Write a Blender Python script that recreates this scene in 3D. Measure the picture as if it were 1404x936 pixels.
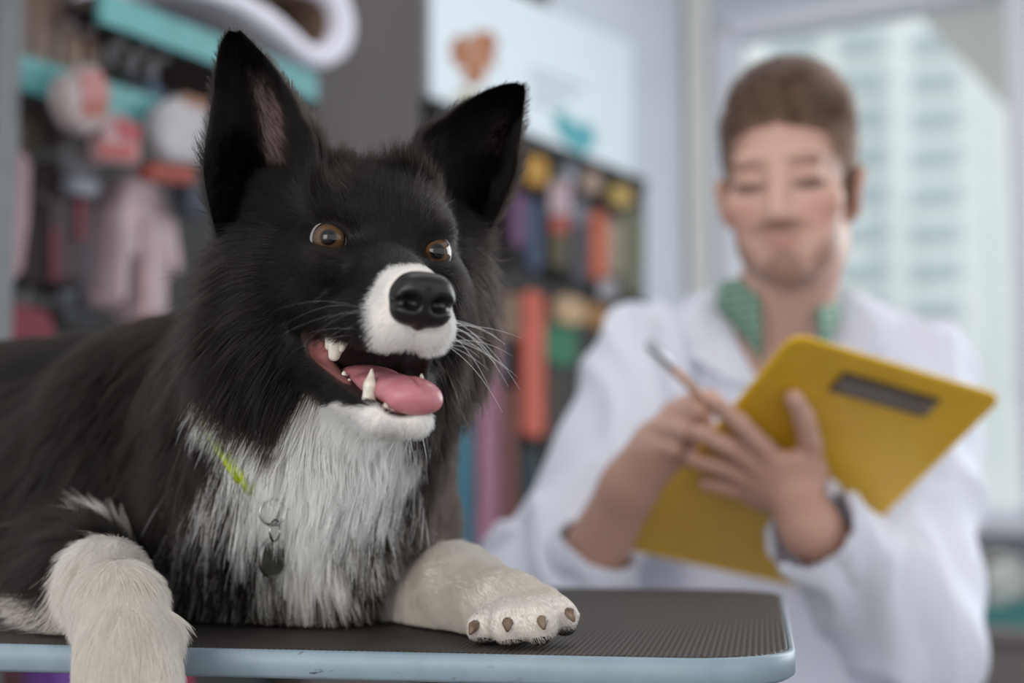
import bpy, bmesh, math, random
import numpy as np
from mathutils import Vector, Matrix, kdtree

# ------------------------------------------------------------------ camera, world, light, exposure
for _o in list(bpy.data.objects):
    bpy.data.objects.remove(_o)
SC = bpy.context.scene
COL = SC.collection
FPX = 1950.0                                   # focal length in pixels of the 1404 px wide frame (about 50 mm)
TILT = math.atan(192.0 / FPX)                  # horizon sits 192 px below the middle of the frame
CAM = np.array([0.0, 0.0, 0.8826])
_cd = bpy.data.cameras.new('camera')
_cd.sensor_width = 36.0
_cd.lens = FPX / 1404.0 * 36.0
_cd.clip_start = 0.05
_cam = bpy.data.objects.new('camera', _cd)
COL.objects.link(_cam)
_cam.location = CAM
_cam.rotation_euler = (math.pi / 2 + TILT, 0, 0)
SC.camera = _cam
_cd.dof.use_dof = True
_cd.dof.focus_distance = 0.70
_cd.dof.aperture_fstop = 3.8
_cd.dof.aperture_blades = 0

W = bpy.data.worlds.new('overcast_sky')
SC.world = W
W.use_nodes = True
_bg = W.node_tree.nodes['Background']
_bg.inputs[0].default_value = (0.92, 0.965, 1.0, 1)
_bg.inputs[1].default_value = 1.25

SC.view_settings.view_transform = 'Standard'
SC.view_settings.look = 'None'
SC.view_settings.gamma = 1.0
SC.view_settings.use_curve_mapping = False
SC.view_settings.exposure = 0.0


def area_light(name, loc, target, size, size_y, power, color):
    d = bpy.data.lights.new(name, 'AREA')
    d.shape = 'RECTANGLE'
    d.size = size
    d.size_y = size_y
    d.energy = power
    d.color = color
    o = bpy.data.objects.new(name, d)
    COL.objects.link(o)
    o.location = loc
    o.rotation_euler = (Vector(target) - Vector(loc)).to_track_quat('-Z', 'Y').to_euler()
    return o


area_light('front_fill', (-1.3, -1.9, 1.35), (-0.1, 0.8, 0.92), 1.6, 1.5, 38, (1.0, 0.95, 0.89))  # unseen fill light added behind the camera, aimed at the dog's chest
area_light('window_daylight', (2.7, 3.0, 1.75), (0.2, 1.2, 1.0), 1.6, 1.6, 60, (0.93, 0.97, 1.0))

# ------------------------------------------------------------------ helpers
RNG = np.random.default_rng(7)
FW = np.array([0, math.cos(TILT), math.sin(TILT)])
UP = np.array([0, -math.sin(TILT), math.cos(TILT)])
RT = np.array([1.0, 0, 0])


def ray(px, py):
    return FW + (px - 702.0) / FPX * RT + (468.0 - py) / FPX * UP


def P(px, py, d):
    """world point seen at a photo pixel, at depth d along the lens axis"""
    return CAM + d * ray(px, py)


def PZ(px, py, z):
    r = ray(px, py)
    return CAM + r * ((z - CAM[2]) / r[2])


def PN(px, py, p0, n):
    """pixel ray on the plane through p0 with normal n"""
    r = ray(px, py)
    return CAM + r * (np.dot(np.asarray(p0) - CAM, n) / np.dot(r, n))


def unit(v):
    v = np.asarray(v, float)
    return v / (np.linalg.norm(v, axis=-1, keepdims=True) + 1e-12)


def obj(name, me, mat=None, parent=None, label=None, cat=None, group=None, kind=None, loc=None):
    o = bpy.data.objects.new(name, me)
    COL.objects.link(o)
    if mat is not None and me is not None:
        me.materials.append(mat)
    if loc is not None:
        o.location = loc
    if parent is not None:
        o.parent = parent
        if loc is None:                          # mesh given in world coordinates
            w, q = Vector((0, 0, 0)), parent
            while q is not None:
                w, q = w + q.location, q.parent
            o.location = -w
    tag(o, label, cat, group, kind)
    return o


def tag(o, label=None, cat=None, group=None, kind=None):
    if label: o['label'] = label
    if cat: o['category'] = cat
    if group: o['group'] = group
    if kind: o['kind'] = kind
    return o


def thing(name, loc, label, cat, group=None):
    return obj(name, None, loc=Vector(loc), label=label, cat=cat, group=group)


def mesh(name, verts, faces, smooth=True):
    me = bpy.data.meshes.new(name)
    verts = np.asarray(verts, np.float32)
    if isinstance(faces, np.ndarray):
        k = faces.shape[1]
        me.vertices.add(len(verts))
        me.vertices.foreach_set('co', verts.ravel())
        me.loops.add(faces.size)
        me.loops.foreach_set('vertex_index', faces.astype(np.int32).ravel())
        me.polygons.add(len(faces))
        me.polygons.foreach_set('loop_start', np.arange(0, faces.size, k, dtype=np.int32))
        me.update(calc_edges=True)
    else:
        me.from_pydata([tuple(map(float, v)) for v in verts], [], faces)
        me.update()
    if smooth:
        me.polygons.foreach_set('use_smooth', np.ones(len(me.polygons), bool))
    return me


def set_col(me, cols, name='Col'):
    a = me.attributes.new(name, 'FLOAT_COLOR', 'POINT')
    c = np.ones((len(cols), 4), np.float32)
    c[:, :3] = cols
    a.data.foreach_set('color', c.ravel())


# ---- materials
def mat(name, col=(0.5, 0.5, 0.5), rough=0.5, metal=0.0, spec=0.5, attr=None, noise=None, bump=None, emit=None, trans=0.0, coat=0.0, sss=0.0, alpha=1.0, ior=1.45):
    m = bpy.data.materials.new(name)
    m.use_nodes = True
    nt = m.node_tree
    b = nt.nodes['Principled BSDF']
    b.inputs['Base Color'].default_value = (*col, 1)
    b.inputs['Roughness'].default_value = rough
    b.inputs['Metallic'].default_value = metal
    b.inputs['Specular IOR Level'].default_value = spec
    b.inputs['Transmission Weight'].default_value = trans
    b.inputs['Coat Weight'].default_value = coat
    b.inputs['IOR'].default_value = ior
    b.inputs['Alpha'].default_value = alpha
    if sss:
        b.inputs['Subsurface Weight'].default_value = sss
        b.inputs['Subsurface Radius'].default_value = (1, 0.35, 0.2)
        b.inputs['Subsurface Scale'].default_value = 0.006
    src = None
    if attr:
        n = nt.nodes.new('ShaderNodeAttribute')
        n.attribute_name = attr
        src = n.outputs['Color']
    if noise:                                   # (scale, second colour, detail)
        tc = nt.nodes.new('ShaderNodeTexCoord')
        n = nt.nodes.new('ShaderNodeTexNoise')
        n.inputs['Scale'].default_value = noise[0]
        n.inputs['Detail'].default_value = noise[2] if len(noise) > 2 else 4
        nt.links.new(tc.outputs['Object'], n.inputs['Vector'])
        mx = nt.nodes.new('ShaderNodeMix')
        mx.data_type = 'RGBA'
        mx.inputs[6].default_value = (*col, 1)
        mx.inputs[7].default_value = (*noise[1], 1)
        r = nt.nodes.new('ShaderNodeMapRange')
        r.inputs[1].default_value = 0.35
        r.inputs[2].default_value = 0.65
        nt.links.new(n.outputs['Fac'], r.inputs[0])
        nt.links.new(r.outputs[0], mx.inputs[0])
        if src is not None:
            nt.links.new(src, mx.inputs[6])
        src = mx.outputs[2]
    if src is not None:
        nt.links.new(src, b.inputs['Base Color'])
    if bump:                                    # (scale, strength, distance)
        tc = nt.nodes.new('ShaderNodeTexCoord')
        n = nt.nodes.new('ShaderNodeTexNoise')
        n.inputs['Scale'].default_value = bump[0]
        n.inputs['Detail'].default_value = 5
        nt.links.new(tc.outputs['Object'], n.inputs['Vector'])
        bp = nt.nodes.new('ShaderNodeBump')
        bp.inputs['Strength'].default_value = bump[1]
        bp.inputs['Distance'].default_value = bump[2]
        nt.links.new(n.outputs['Fac'], bp.inputs['Height'])
        nt.links.new(bp.outputs[0], b.inputs['Normal'])
    if emit:
        b.inputs['Emission Color'].default_value = (*emit[:3], 1)
        b.inputs['Emission Strength'].default_value = emit[3]
    return m


def srgb(r, g, b):
    return tuple(((c / 255.0) / 12.92 if c / 255.0 <= 0.04045 else ((c / 255.0 + 0.055) / 1.055) ** 2.4) for c in (r, g, b))


# ---- simple mesh builder
class MB:
    def __init__(s):
        s.v = []
        s.f = []

    def add(s, v, f):
        o = len(s.v)
        s.v += [tuple(map(float, p)) for p in v]
        s.f += [tuple(i + o for i in q) for q in f]
        return s

    def box(s, lo, hi, M=None):
        x0, y0, z0 = lo
        x1, y1, z1 = hi
        v = np.array([(x0, y0, z0), (x1, y0, z0), (x1, y1, z0), (x0, y1, z0), (x0, y0, z1), (x1, y0, z1), (x1, y1, z1), (x0, y1, z1)], float)
        if M is not None:
            v = v @ np.asarray(M)[:3, :3].T + np.asarray(M)[:3, 3]
        return s.add(v, [(0, 3, 2, 1), (4, 5, 6, 7), (0, 1, 5, 4), (1, 2, 6, 5), (2, 3, 7, 6), (3, 0, 4, 7)])

    def rings(s, rings, cap=True, closed=True):
        n = len(rings[0])
        v = [p for r in rings for p in r]
        f = []
        for i in range(len(rings) - 1):
            for j in range(n if closed else n - 1):
                k = (j + 1) % n
                f.append((i * n + j, i * n + k, (i + 1) * n + k, (i + 1) * n + j))
        if cap:
            f.append(tuple(range(n - 1, -1, -1)))
            f.append(tuple((len(rings) - 1) * n + j for j in range(n)))
        return s.add(v, f)

    def tube(s, pts, rad, n=10, cap=True):
        pts = np.asarray(pts, float)
        rad = np.broadcast_to(rad, (len(pts),))
        T = unit(np.gradient(pts, axis=0))
        a = np.array([0, 0, 1.0]) if abs(T[0][2]) < 0.9 else np.array([1.0, 0, 0])
        rings = []
        for p, t, r in zip(pts, T, rad):
            u = unit(np.cross(a, t))
            w = np.cross(t, u)
            a = np.cross(t, u) if False else a
            rings.append([p + r * (math.cos(q) * u + math.sin(q) * w) for q in np.linspace(0, 2 * math.pi, n, endpoint=False)])
        return s.rings(rings, cap)

    def prism(s, poly, ax, ay, az, o, depth):
        """2-D outline poly in the plane (ax, ay) at o, extruded along az by depth"""
        n = len(poly)
        a = [o + p[0] * ax + p[1] * ay for p in poly]
        b = [q + az * depth for q in a]
        return s.add(a + b, [tuple(range(n - 1, -1, -1)), tuple(range(n, 2 * n))] + [(i, (i + 1) % n, n + (i + 1) % n, n + i) for i in range(n)])

    def build(s, name, m=None, parent=None, smooth=False, bevel=0, origin=None, **kw):
        v = np.array(s.v)
        if origin is None and parent is None:
            origin = np.array([(v[:, 0].min() + v[:, 0].max()) / 2, (v[:, 1].min() + v[:, 1].max()) / 2, v[:, 2].min()])
        if origin is not None:
            v = v - np.asarray(origin)
        me = mesh(name, v, s.f, smooth)
        bm = bmesh.new()
        bm.from_mesh(me)
        if bevel:
            es = [e for e in bm.edges if len(e.link_faces) == 2 and e.calc_face_angle(0) > 0.6]
            bmesh.ops.bevel(bm, geom=es, offset=bevel, segments=2, affect='EDGES', clamp_overlap=True)
        bmesh.ops.recalc_face_normals(bm, faces=bm.faces[:])
        bm.to_mesh(me)
        bm.free()
        return obj(name, me, m, parent, loc=(Vector(origin) if origin is not None else None), **kw)


# ---- implicit sculpting: primitives blended on a grid, meshed with surface nets
class Sculpt:
    def __init__(s, lo, hi, h):
        s.lo = np.asarray(lo, float)
        s.h = h
        s.n = np.ceil((np.asarray(hi) - s.lo) / h).astype(int) + 1
        s.g = np.full(s.n, 0.06, np.float32)
        s.ax = [(s.lo[i] + h * np.arange(s.n[i])).astype(np.float32) for i in range(3)]

    def _box(s, c, r):
        a = np.clip(np.floor((np.asarray(c) - r - s.lo) / s.h).astype(int), 0, s.n)
        b = np.clip(np.ceil((np.asarray(c) + r - s.lo) / s.h).astype(int) + 1, 0, s.n)
        return tuple(slice(a[i], b[i]) for i in range(3))

    def _pts(s, sl):
        return (s.ax[0][sl[0]][:, None, None], s.ax[1][sl[1]][None, :, None], s.ax[2][sl[2]][None, None, :])

    def _comb(s, sl, d, k, sub):
        g = s.g[sl]
        if g.size == 0:
            return
        if sub:
            d = -d
            h = np.maximum(k - np.abs(g - d), 0) / k
            s.g[sl] = np.maximum(g, d) + h * h * k * 0.25
        else:
            h = np.maximum(k - np.abs(g - d), 0) / k
            s.g[sl] = np.minimum(g, d) - h * h * k * 0.25

    def ell(s, c, r, k=0.01, R=None, sub=False):
        c = np.asarray(c, float)
        r = np.asarray(r, float) * np.ones(3)
        sl = s._box(c, r.max() + k + 0.012)
        X, Y, Z = s._pts(sl)
        X, Y, Z = X - c[0], Y - c[1], Z - c[2]
        if R is not None:
            R = np.asarray(R, np.float32)
            X, Y, Z = (R[0, i] * X + R[1, i] * Y + R[2, i] * Z for i in range(3))
        k0 = np.sqrt((X / r[0]) ** 2 + (Y / r[1]) ** 2 + (Z / r[2]) ** 2)
        k1 = np.sqrt((X / r[0] ** 2) ** 2 + (Y / r[1] ** 2) ** 2 + (Z / r[2] ** 2) ** 2) + 1e-6
        s._comb(sl, (k0 * (k0 - 1) / k1).astype(np.float32), k, sub)
        return s

    def cap(s, a, b, ra, rb, k=0.01, sub=False, flat=None):
        a = np.asarray(a, float)
        b = np.asarray(b, float)
        m = (a + b) / 2
        sl = s._box(m, np.abs(b - a) / 2 + max(ra, rb) + k + 0.012)
        X, Y, Z = s._pts(sl)
        d = b - a
        L = d @ d + 1e-9
        t = np.clip(((X - a[0]) * d[0] + (Y - a[1]) * d[1] + (Z - a[2]) * d[2]) / L, 0, 1)
        q = np.sqrt((X - a[0] - t * d[0]) ** 2 + (Y - a[1] - t * d[1]) ** 2 + (Z - a[2] - t * d[2]) ** 2)
        s._comb(sl, (q - (ra + (rb - ra) * t)).astype(np.float32), k, sub)
        return s

    def chain(s, pts, rads, k=0.01, sub=False):
        for i in range(len(pts) - 1):
            s.cap(pts[i], pts[i + 1], rads[i], rads[i + 1], k, sub)
        return s

    def halfspace(s, p, n, k=0.005):
        """cut away the side n points to"""
        X, Y, Z = s._pts((slice(None),) * 3)
        d = (X - p[0]) * n[0] + (Y - p[1]) * n[1] + (Z - p[2]) * n[2]
        h = np.maximum(k - np.abs(s.g - d), 0) / k
        s.g = (np.maximum(s.g, d) + h * h * k * 0.25).astype(np.float32)
        return s

    def nets(s, smooth=1):
        g = s.g
        sg = g < 0
        c = np.zeros(np.array(g.shape) - 1, np.uint8)
        off = [(i, j, k) for i in (0, 1) for j in (0, 1) for k in (0, 1)]
        N = g.shape
        for o in off:
            c += sg[o[0]:N[0] - 1 + o[0], o[1]:N[1] - 1 + o[1], o[2]:N[2] - 1 + o[2]]
        act = (c > 0) & (c < 8)
        ijk = np.argwhere(act)
        idx = np.full(act.shape, -1, np.int32)
        idx[act] = np.arange(len(ijk))
        acc = np.zeros((len(ijk), 3))
        cnt = np.zeros(len(ijk))
        for a in off:
            for ax in range(3):
                if a[ax]:
                    continue
                b = list(a)
                b[ax] = 1
                va = g[ijk[:, 0] + a[0], ijk[:, 1] + a[1], ijk[:, 2] + a[2]]
                vb = g[ijk[:, 0] + b[0], ijk[:, 1] + b[1], ijk[:, 2] + b[2]]
                cr = (va < 0) != (vb < 0)
                t = np.where(cr, va / np.where(cr, va - vb, 1), 0)
                p = np.array(a, float) + t[:, None] * (np.array(b) - np.array(a))
                acc += np.where(cr[:, None], p, 0)
                cnt += cr
        V = (ijk + acc / cnt[:, None]) * s.h + s.lo
        F = []
        for ax in range(3):
            u, w = (ax + 1) % 3, (ax + 2) % 3
            s0 = [slice(1, -1)] * 3
            s0[ax] = slice(0, N[ax] - 1)
            s1 = list(s0)
            s1[ax] = slice(1, N[ax])
            A = sg[tuple(s0)]
            B = sg[tuple(s1)]
            e = np.argwhere(A != B)
            fl = A[tuple(e.T)]
            e = e + 1
            e[:, ax] -= 1
            q = []
            for du, dw in ((1, 1), (0, 1), (0, 0), (1, 0)):
                m = e.copy()
                m[:, u] -= du
                m[:, w] -= dw
                q.append(idx[m[:, 0], m[:, 1], m[:, 2]])
            q = np.stack(q, 1)
            q[~fl] = q[~fl][:, ::-1]
            F.append(q)
        F = np.concatenate(F)
        F = F[(F >= 0).all(1)]
        for _ in range(smooth):
            V = lap(V, F, 0.5)
        return V, F


def lap(V, F, w):
    S = np.zeros_like(V)
    n = np.zeros(len(V))
    for a, b in ((0, 1), (1, 2), (2, 3), (3, 0)):
        for i, j in ((a, b), (b, a)):
            for k in range(3):
                S[:, k] += np.bincount(F[:, i], V[F[:, j], k], len(V))
            n += np.bincount(F[:, i], None, len(V))
    return V * (1 - w) + w * S / np.maximum(n, 1)[:, None]


def vnormals(V, F):
    fn = np.cross(V[F[:, 2]] - V[F[:, 0]], V[F[:, 3]] - V[F[:, 1]])
    N = np.zeros_like(V)
    for i in range(4):
        for k in range(3):
            N[:, k] += np.bincount(F[:, i], fn[:, k], len(V))
    return unit(N), 0.5 * np.linalg.norm(fn, axis=1)


def sst(a, b, x):
    t = np.clip((x - a) / (b - a), 0, 1)
    return t * t * (3 - 2 * t)


_NW = np.random.default_rng(3)
_NV = _NW.normal(size=(24, 3))
_NP = _NW.uniform(0, 6.28, (24, 3))


def noise3(p, scale):
    """smooth vector noise, roughly -1..1"""
    q = (p * scale) @ _NV.T
    return np.stack([np.sin(q[:, i::3] + _NP[i::3, i]).sum(1) for i in range(3)], 1) / 3.5


def frame(o):
    """rotation with columns along-x, along-y, up for direction vector o as y"""
    y = unit(o)
    x = unit(np.cross(y, [0, 0, 1.0]))
    return np.stack([x, y, np.cross(x, y)], 1)


def euler(y=0, p=0, r=0):
    cy, sy, cp, sp, cr, sr = math.cos(y), math.sin(y), math.cos(p), math.sin(p), math.cos(r), math.sin(r)
    return (np.array([[cy, -sy, 0], [sy, cy, 0], [0, 0, 1]]) @ np.array([[1, 0, 0], [0, cp, -sp], [0, sp, cp]]) @ np.array([[cr, 0, sr], [0, 1, 0], [-sr, 0, cr]]))
FUR = True

# ------------------------------------------------------------------ room shell
WU = np.array([.5075, .8617, 0])                 # along the shop wall, away from the lens
WN = np.array([.8617, -.5075, 0])                # shop wall, towards the room
W0 = np.array([.16, 4.0, 0])
WV = np.array([.8617, -.5075, 0])                # along the window wall, towards the right
WM = np.array([-.5075, -.8617, 0])               # window wall, towards the room
WC = W0 + WU * .846                              # corner of the two walls
CEIL = 2.9


def wp(px, py, off=0.0):
    """pixel on the shop wall (off metres in front of it)"""
    return PN(px, py, W0 + WN * off, WN)


def bp_(px, py, off=0.0):
    """pixel on the window wall"""
    return PN(px, py, WC + WM * off, WM)


def wframe(o, ax, ay, az=(0, 0, 1)):
    M = np.eye(4)
    M[:3, 0], M[:3, 1], M[:3, 2], M[:3, 3] = ax, ay, az, o
    return M


def struct(mb, name, m, **kw):
    return mb.build(name, m, kind='structure', **kw)


def build_room():
    m_wall = mat('pale_wall', srgb(196, 202, 210), .85, noise=(3, srgb(190, 196, 205)), bump=(120, .1, .001))
    m_ceil = mat('ceiling_paint', srgb(225, 226, 226), .9)
    m_floor = mat('grey_vinyl', srgb(122, 116, 112), .5, noise=(6, srgb(112, 106, 102)))
    MF = wframe(WC, -WU, WV)
    MB_ = MB()
    MB_.box((-.2, -.3, -.1), (7.0, 5.2, 0), MF)
    struct(MB_, 'floor', m_floor)
    struct(MB().box((-.2, -.3, CEIL), (7.0, 5.2, CEIL + .1), MF), 'ceiling', m_ceil)
    struct(MB().box((0, -.12, 0), (7.0, 0, CEIL), MF), 'wall_left', m_wall)
    # window wall with an opening
    s0 = float((bp_(990, 300) - WC) @ WV)
    s1 = s0 + 2.3
    z0, z1 = float(bp_(1375, 712)[2]), float(bp_(1010, 30)[2])
    wb = MB()
    for a, b, lo, hi in ((-.0, s0, 0, CEIL), (s0, s1, 0, z0), (s0, s1, z1, CEIL), (s1, 5.2, 0, CEIL)):
        wb.box((-.18, a, lo), (0, b, hi), MF)
    struct(wb, 'wall_back', m_wall)
    m_fr = mat('window_frame_white', srgb(218, 220, 228), .5)
    w = thing('window_1', WC + WV * (s0 + s1) / 2 + np.array([0, 0, z0]), None, None)
    w['kind'] = 'structure'
    f = .05

    def fr(a, b, lo, hi, name='window_frame', x0=-.12, x1=.015):
        return MB().box((x0, a, lo), (x1, b, hi), MF).build(name, m_fr, w, bevel=.004)
    fr(s0 - .02, s0 + f, z0, z1)
    fr(s1 - f, s1 + .02, z0, z1)
    fr(s0, s1, z1 - f, z1 + .02)
    fr(s0, s1, z0, z0 + .03)
    mid = float((bp_(1402, 300) - WC) @ WV)
    fr(mid - .03, mid + .03, z0, z1, 'mullion')
    fr(s0 - .05, s1 + .05, z0 - .04, z0, 'window_sill', -.1, .16)
    m_gl = bpy.data.materials.new('window_glass')
    m_gl.use_nodes = True
    nt = m_gl.node_tree
    nt.nodes.remove(nt.nodes['Principled BSDF'])
    tr, gl, mx = nt.nodes.new('ShaderNodeBsdfTransparent'), nt.nodes.new('ShaderNodeBsdfGlossy'), nt.nodes.new('ShaderNodeMixShader')
    tr.inputs[0].default_value = (.97, .985, .985, 1)
    gl.inputs['Roughness'].default_value = .02
    mx.inputs[0].default_value = .06
    nt.links.new(tr.outputs[0], mx.inputs[1])
    nt.links.new(gl.outputs[0], mx.inputs[2])
    nt.links.new(mx.outputs[0], nt.nodes['Material Output'].inputs[0])
    for a, b in ((s0 + f, mid - .03), (mid + .03, s1 - f)):
        MB().box((-.065, a, z0 + .03), (-.058, b, z1 - f), MF).build('window_pane', m_gl, w)
    # casing strip left of the window, baseboards
    m_case = mat('casing_beige', srgb(224, 222, 216), .7)
    a, b = float((bp_(948, 300) - WC) @ WV), float((bp_(962, 300) - WC) @ WV)
    struct(MB().box((0, a, 0), (.03, b + .03, CEIL), MF), 'trim_1', m_case)
    m_bb = mat('baseboard_grey', srgb(150, 150, 152), .6)
    struct(MB().box((.0, 0.0, 0), (6.9, .014, .09), MF), 'baseboard_left', m_bb)
    struct(MB().box((.0, b + .04, 0), (.014, 5.1, .09), MF) if False else MB().box((0, b + .04, 0), (.014, 5.0, .09), wframe(WC, -WU, WV)), 'baseboard_back', m_bb)
    # grey pillar that steps out of the shop wall
    t0 = float((wp(432, 60, .1) - W0) @ WU)
    t1 = float((wp(578, 60, .1) - W0) @ WU)
    m_pil = mat('pillar_grey', srgb(80, 74, 74), .8, noise=(4, srgb(75, 69, 69)))
    struct(MB().box((t0, 0, 0), (t1, .10, CEIL), wframe(W0, WU, WN)), 'wall_pillar', m_pil)
    struct(MB().box((t1, 0, 0), (float((wp(591, 60, .04) - W0) @ WU), .04, CEIL), wframe(W0, WU, WN)), 'gap_shade_strip', mat('shadow_gap', srgb(40, 36, 36), .8))  # dark strip put in for the shade of the gap beside the pillar
    t2 = float((wp(748, 20, .05) - W0) @ WU)
    zt = float(wp(745, 47, .05)[2])
    struct(MB().box((t1 + .05, .041, zt), (t2, .06, CEIL), wframe(W0, WU, WN)), 'wall_bulkhead', m_pil)
    return s0, s1, z0, z1, MF


ROOM = build_room()


def build_fill_panels():  # unseen glowing panels added to brighten the man and the back of the room
    m_e = mat('fill_diffuser', (.9, .9, .9), .5, emit=(1.0, .97, .93, 6.0))
    m_f = mat('fill_frame', srgb(220, 220, 220), .4)
    for i, (x, y, lb) in enumerate(((-.1, 1.0, 'above the grooming table'), (.75, 2.6, 'above the aisle behind the man'))):
        M = wframe(np.array([x, y, CEIL]), WU, -WN)
        t = thing('fill_panel', (x, y, CEIL - .05), 'added unseen fill light panel ' + lb, 'fill_light', 'added fill light panels')
        for lo, hi in (((-.62, -.17), (.62, -.15)), ((-.62, .15), (.62, .17)), ((-.62, -.15), (-.60, .15)), ((.60, -.15), (.62, .15))):
            MB().box((lo[0], lo[1], -.05), (hi[0], hi[1], -.001), M).build('frame', m_f, t)
        MB().box((-.599, -.149, -.045), (.599, .149, -.002), M).build('diffuser', m_e, t)


build_fill_panels()

# ------------------------------------------------------------------ grooming table
TZ = 0.80


def build_table():
    A, B = PZ(0, 882, TZ), PZ(950, 902, TZ)
    e1 = unit(A - B)
    e2 = np.array([-e1[1], e1[0], 0])
    if e2[1] < 0:
        e2 = -e2
    s0 = (PZ(1083, 852, TZ) - B) @ e1            # right side along e1
    dep = (PZ(900, 806, TZ) - B) @ e2            # far side along e2
    L = 1.15
    M = np.eye(4)
    org = B + e1 * s0
    M[:3, 0], M[:3, 1], M[:3, 2], M[:3, 3] = e1, e2, (0, 0, 1), org
    base = org + e1 * L / 2 + e2 * dep / 2
    base[2] = 0
    t = thing('grooming_table', base, 'low grooming table with black ribbed rubber top and pale blue grey edge under the dog', 'table')

    def outline(inset, r, n=9):
        pts = []
        for cx, cy, a0 in ((L - r - inset, dep - r - inset, 0), (r + inset, dep - r - inset, 90), (r + inset, r + inset, 180), (L - r - inset, r + inset, 270)):
            for a in np.linspace(a0, a0 + 90, n):
                pts.append((cx + r * math.cos(math.radians(a)), cy + r * math.sin(math.radians(a))))
        return pts

    def loft(levels):
        mb = MB()
        rings = [[M[:3, :3] @ np.array([x, y, z]) + org for x, y in outline(i, r)] for i, r, z in levels]
        return mb.rings(rings)

    m_edge = mat('painted_edge', srgb(138, 155, 166), 0.42, 0.0, 0.5, noise=(60, srgb(129, 146, 157)))
    nt = m_edge.node_tree                        # small dark scuffs along the edge
    tc = nt.nodes.new('ShaderNodeTexCoord')
    mp = nt.nodes.new('ShaderNodeMapping')
    mp.inputs['Scale'].default_value = (.5, .5, 1.6)
    n1 = nt.nodes.new('ShaderNodeTexNoise')
    n1.inputs['Scale'].default_value = 190
    n1.inputs['Detail'].default_value = 3
    n2 = nt.nodes.new('ShaderNodeTexNoise')
    n2.inputs['Scale'].default_value = 14
    r1 = nt.nodes.new('ShaderNodeMapRange')
    r1.inputs[1].default_value, r1.inputs[2].default_value = 0.62, 0.68
    r2 = nt.nodes.new('ShaderNodeMapRange')
    r2.inputs[1].default_value, r2.inputs[2].default_value = 0.52, 0.60
    mul = nt.nodes.new('ShaderNodeMath')
    mul.operation = 'MULTIPLY'
    mx = nt.nodes.new('ShaderNodeMix')
    mx.data_type = 'RGBA'
    mx.inputs[7].default_value = (*srgb(70, 80, 92), 1)
    nt.links.new(tc.outputs['Object'], mp.inputs[0])
    nt.links.new(mp.outputs[0], n1.inputs['Vector'])
    nt.links.new(tc.outputs['Object'], n2.inputs['Vector'])
    nt.links.new(n1.outputs['Fac'], r1.inputs[0])
    nt.links.new(n2.outputs['Fac'], r2.inputs[0])
    nt.links.new(r1.outputs[0], mul.inputs[0])
    nt.links.new(r2.outputs[0], mul.inputs[1])
    nt.links.new(mul.outputs[0], mx.inputs[0])
    b = nt.nodes['Principled BSDF']
    old = b.inputs['Base Color'].links[0].from_socket
    nt.links.new(old, mx.inputs[6])
    nt.links.new(mx.outputs[2], b.inputs['Base Color'])
    loft([(0.003, 0.052, -0.0145), (0.0, 0.055, -0.0125), (0.0, 0.055, -0.0016), (0.0016, 0.0534, -0.0002), (0.0030, 0.052, -0.0006), (0.0034, 0.0516, -0.004)]).build('edge_trim', m_edge, t, smooth=True)

    m_top = mat('ribbed_rubber', srgb(50, 45, 42), 0.55, 0, 0.45)
    nt = m_top.node_tree
    b = nt.nodes['Principled BSDF']
    tc = nt.nodes.new('ShaderNodeTexCoord')
    mp = nt.nodes.new('ShaderNodeMapping')
    mp.inputs['Rotation'].default_value = (0, 0, -math.atan2(e1[1], e1[0]))
    nt.links.new(tc.outputs['Object'], mp.inputs[0])
    hs = []
    for ax in 'XY':
        w = nt.nodes.new('ShaderNodeTexWave')
        w.wave_type = 'BANDS'
        w.bands_direction = ax
        w.wave_profile = 'SIN'
        w.inputs['Scale'].default_value = 2 * math.pi / 20 / 0.0030
        nt.links.new(mp.outputs[0], w.inputs['Vector'])
        hs.append(w)
    mul = nt.nodes.new('ShaderNodeMath')
    mul.operation = 'MULTIPLY'
    nt.links.new(hs[0].outputs['Fac'], mul.inputs[0])
    nt.links.new(hs[1].outputs['Fac'], mul.inputs[1])
    bp = nt.nodes.new('ShaderNodeBump')
    bp.inputs['Strength'].default_value = 0.8
    bp.inputs['Distance'].default_value = 0.0012
    nt.links.new(mul.outputs[0], bp.inputs['Height'])
    nt.links.new(bp.outputs[0], b.inputs['Normal'])
    mx = nt.nodes.new('ShaderNodeMix')
    mx.data_type = 'RGBA'
    mx.inputs[6].default_value = (*srgb(42, 37, 34), 1)
    mx.inputs[7].default_value = (*srgb(92, 83, 78), 1)  # paler rib tops: grazing reflections put into the colour
    nt.links.new(mul.outputs[0], mx.inputs[0])
    nt.links.new(mx.outputs[2], b.inputs['Base Color'])
    loft([(0.0035, 0.0515, -0.014), (0.0035, 0.0515, -0.0008), (0.0045, 0.0505, 0.0)]).build('rubber_top', m_top, t)
    m_steel = mat('grey_steel', srgb(110, 112, 116), 0.4, 0.6)
    for x in (0.10, L - 0.10):
        MB().box((x - 0.02, 0.05, -0.05), (x + 0.02, dep - 0.05, -0.0147), M).build('cross_rail', m_steel, t, bevel=0.003)
        for y in (0.07, dep - 0.07):
            MB().box((x - 0.015, y - 0.015, -TZ), (x + 0.015, y + 0.015, -0.05), M).build('leg', m_steel, t, bevel=0.003)
    return t, M, dep


TABLE, TM, TDEP = build_table()

# ------------------------------------------------------------------ dog
HR = euler(math.radians(19.86), math.radians(7.0), math.radians(3.9))
HT = np.array([-0.0631, 0.6967, 0.9987])


def H(x, y, z):
    """head point in cm (x to the dog's left, y backwards, z up, origin between the eyes) -> world"""
    return HR @ (np.array([x, y, z]) * 0.01) + HT


def HL(p):
    """world -> head cm"""
    return (p - HT) @ HR * 100


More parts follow.
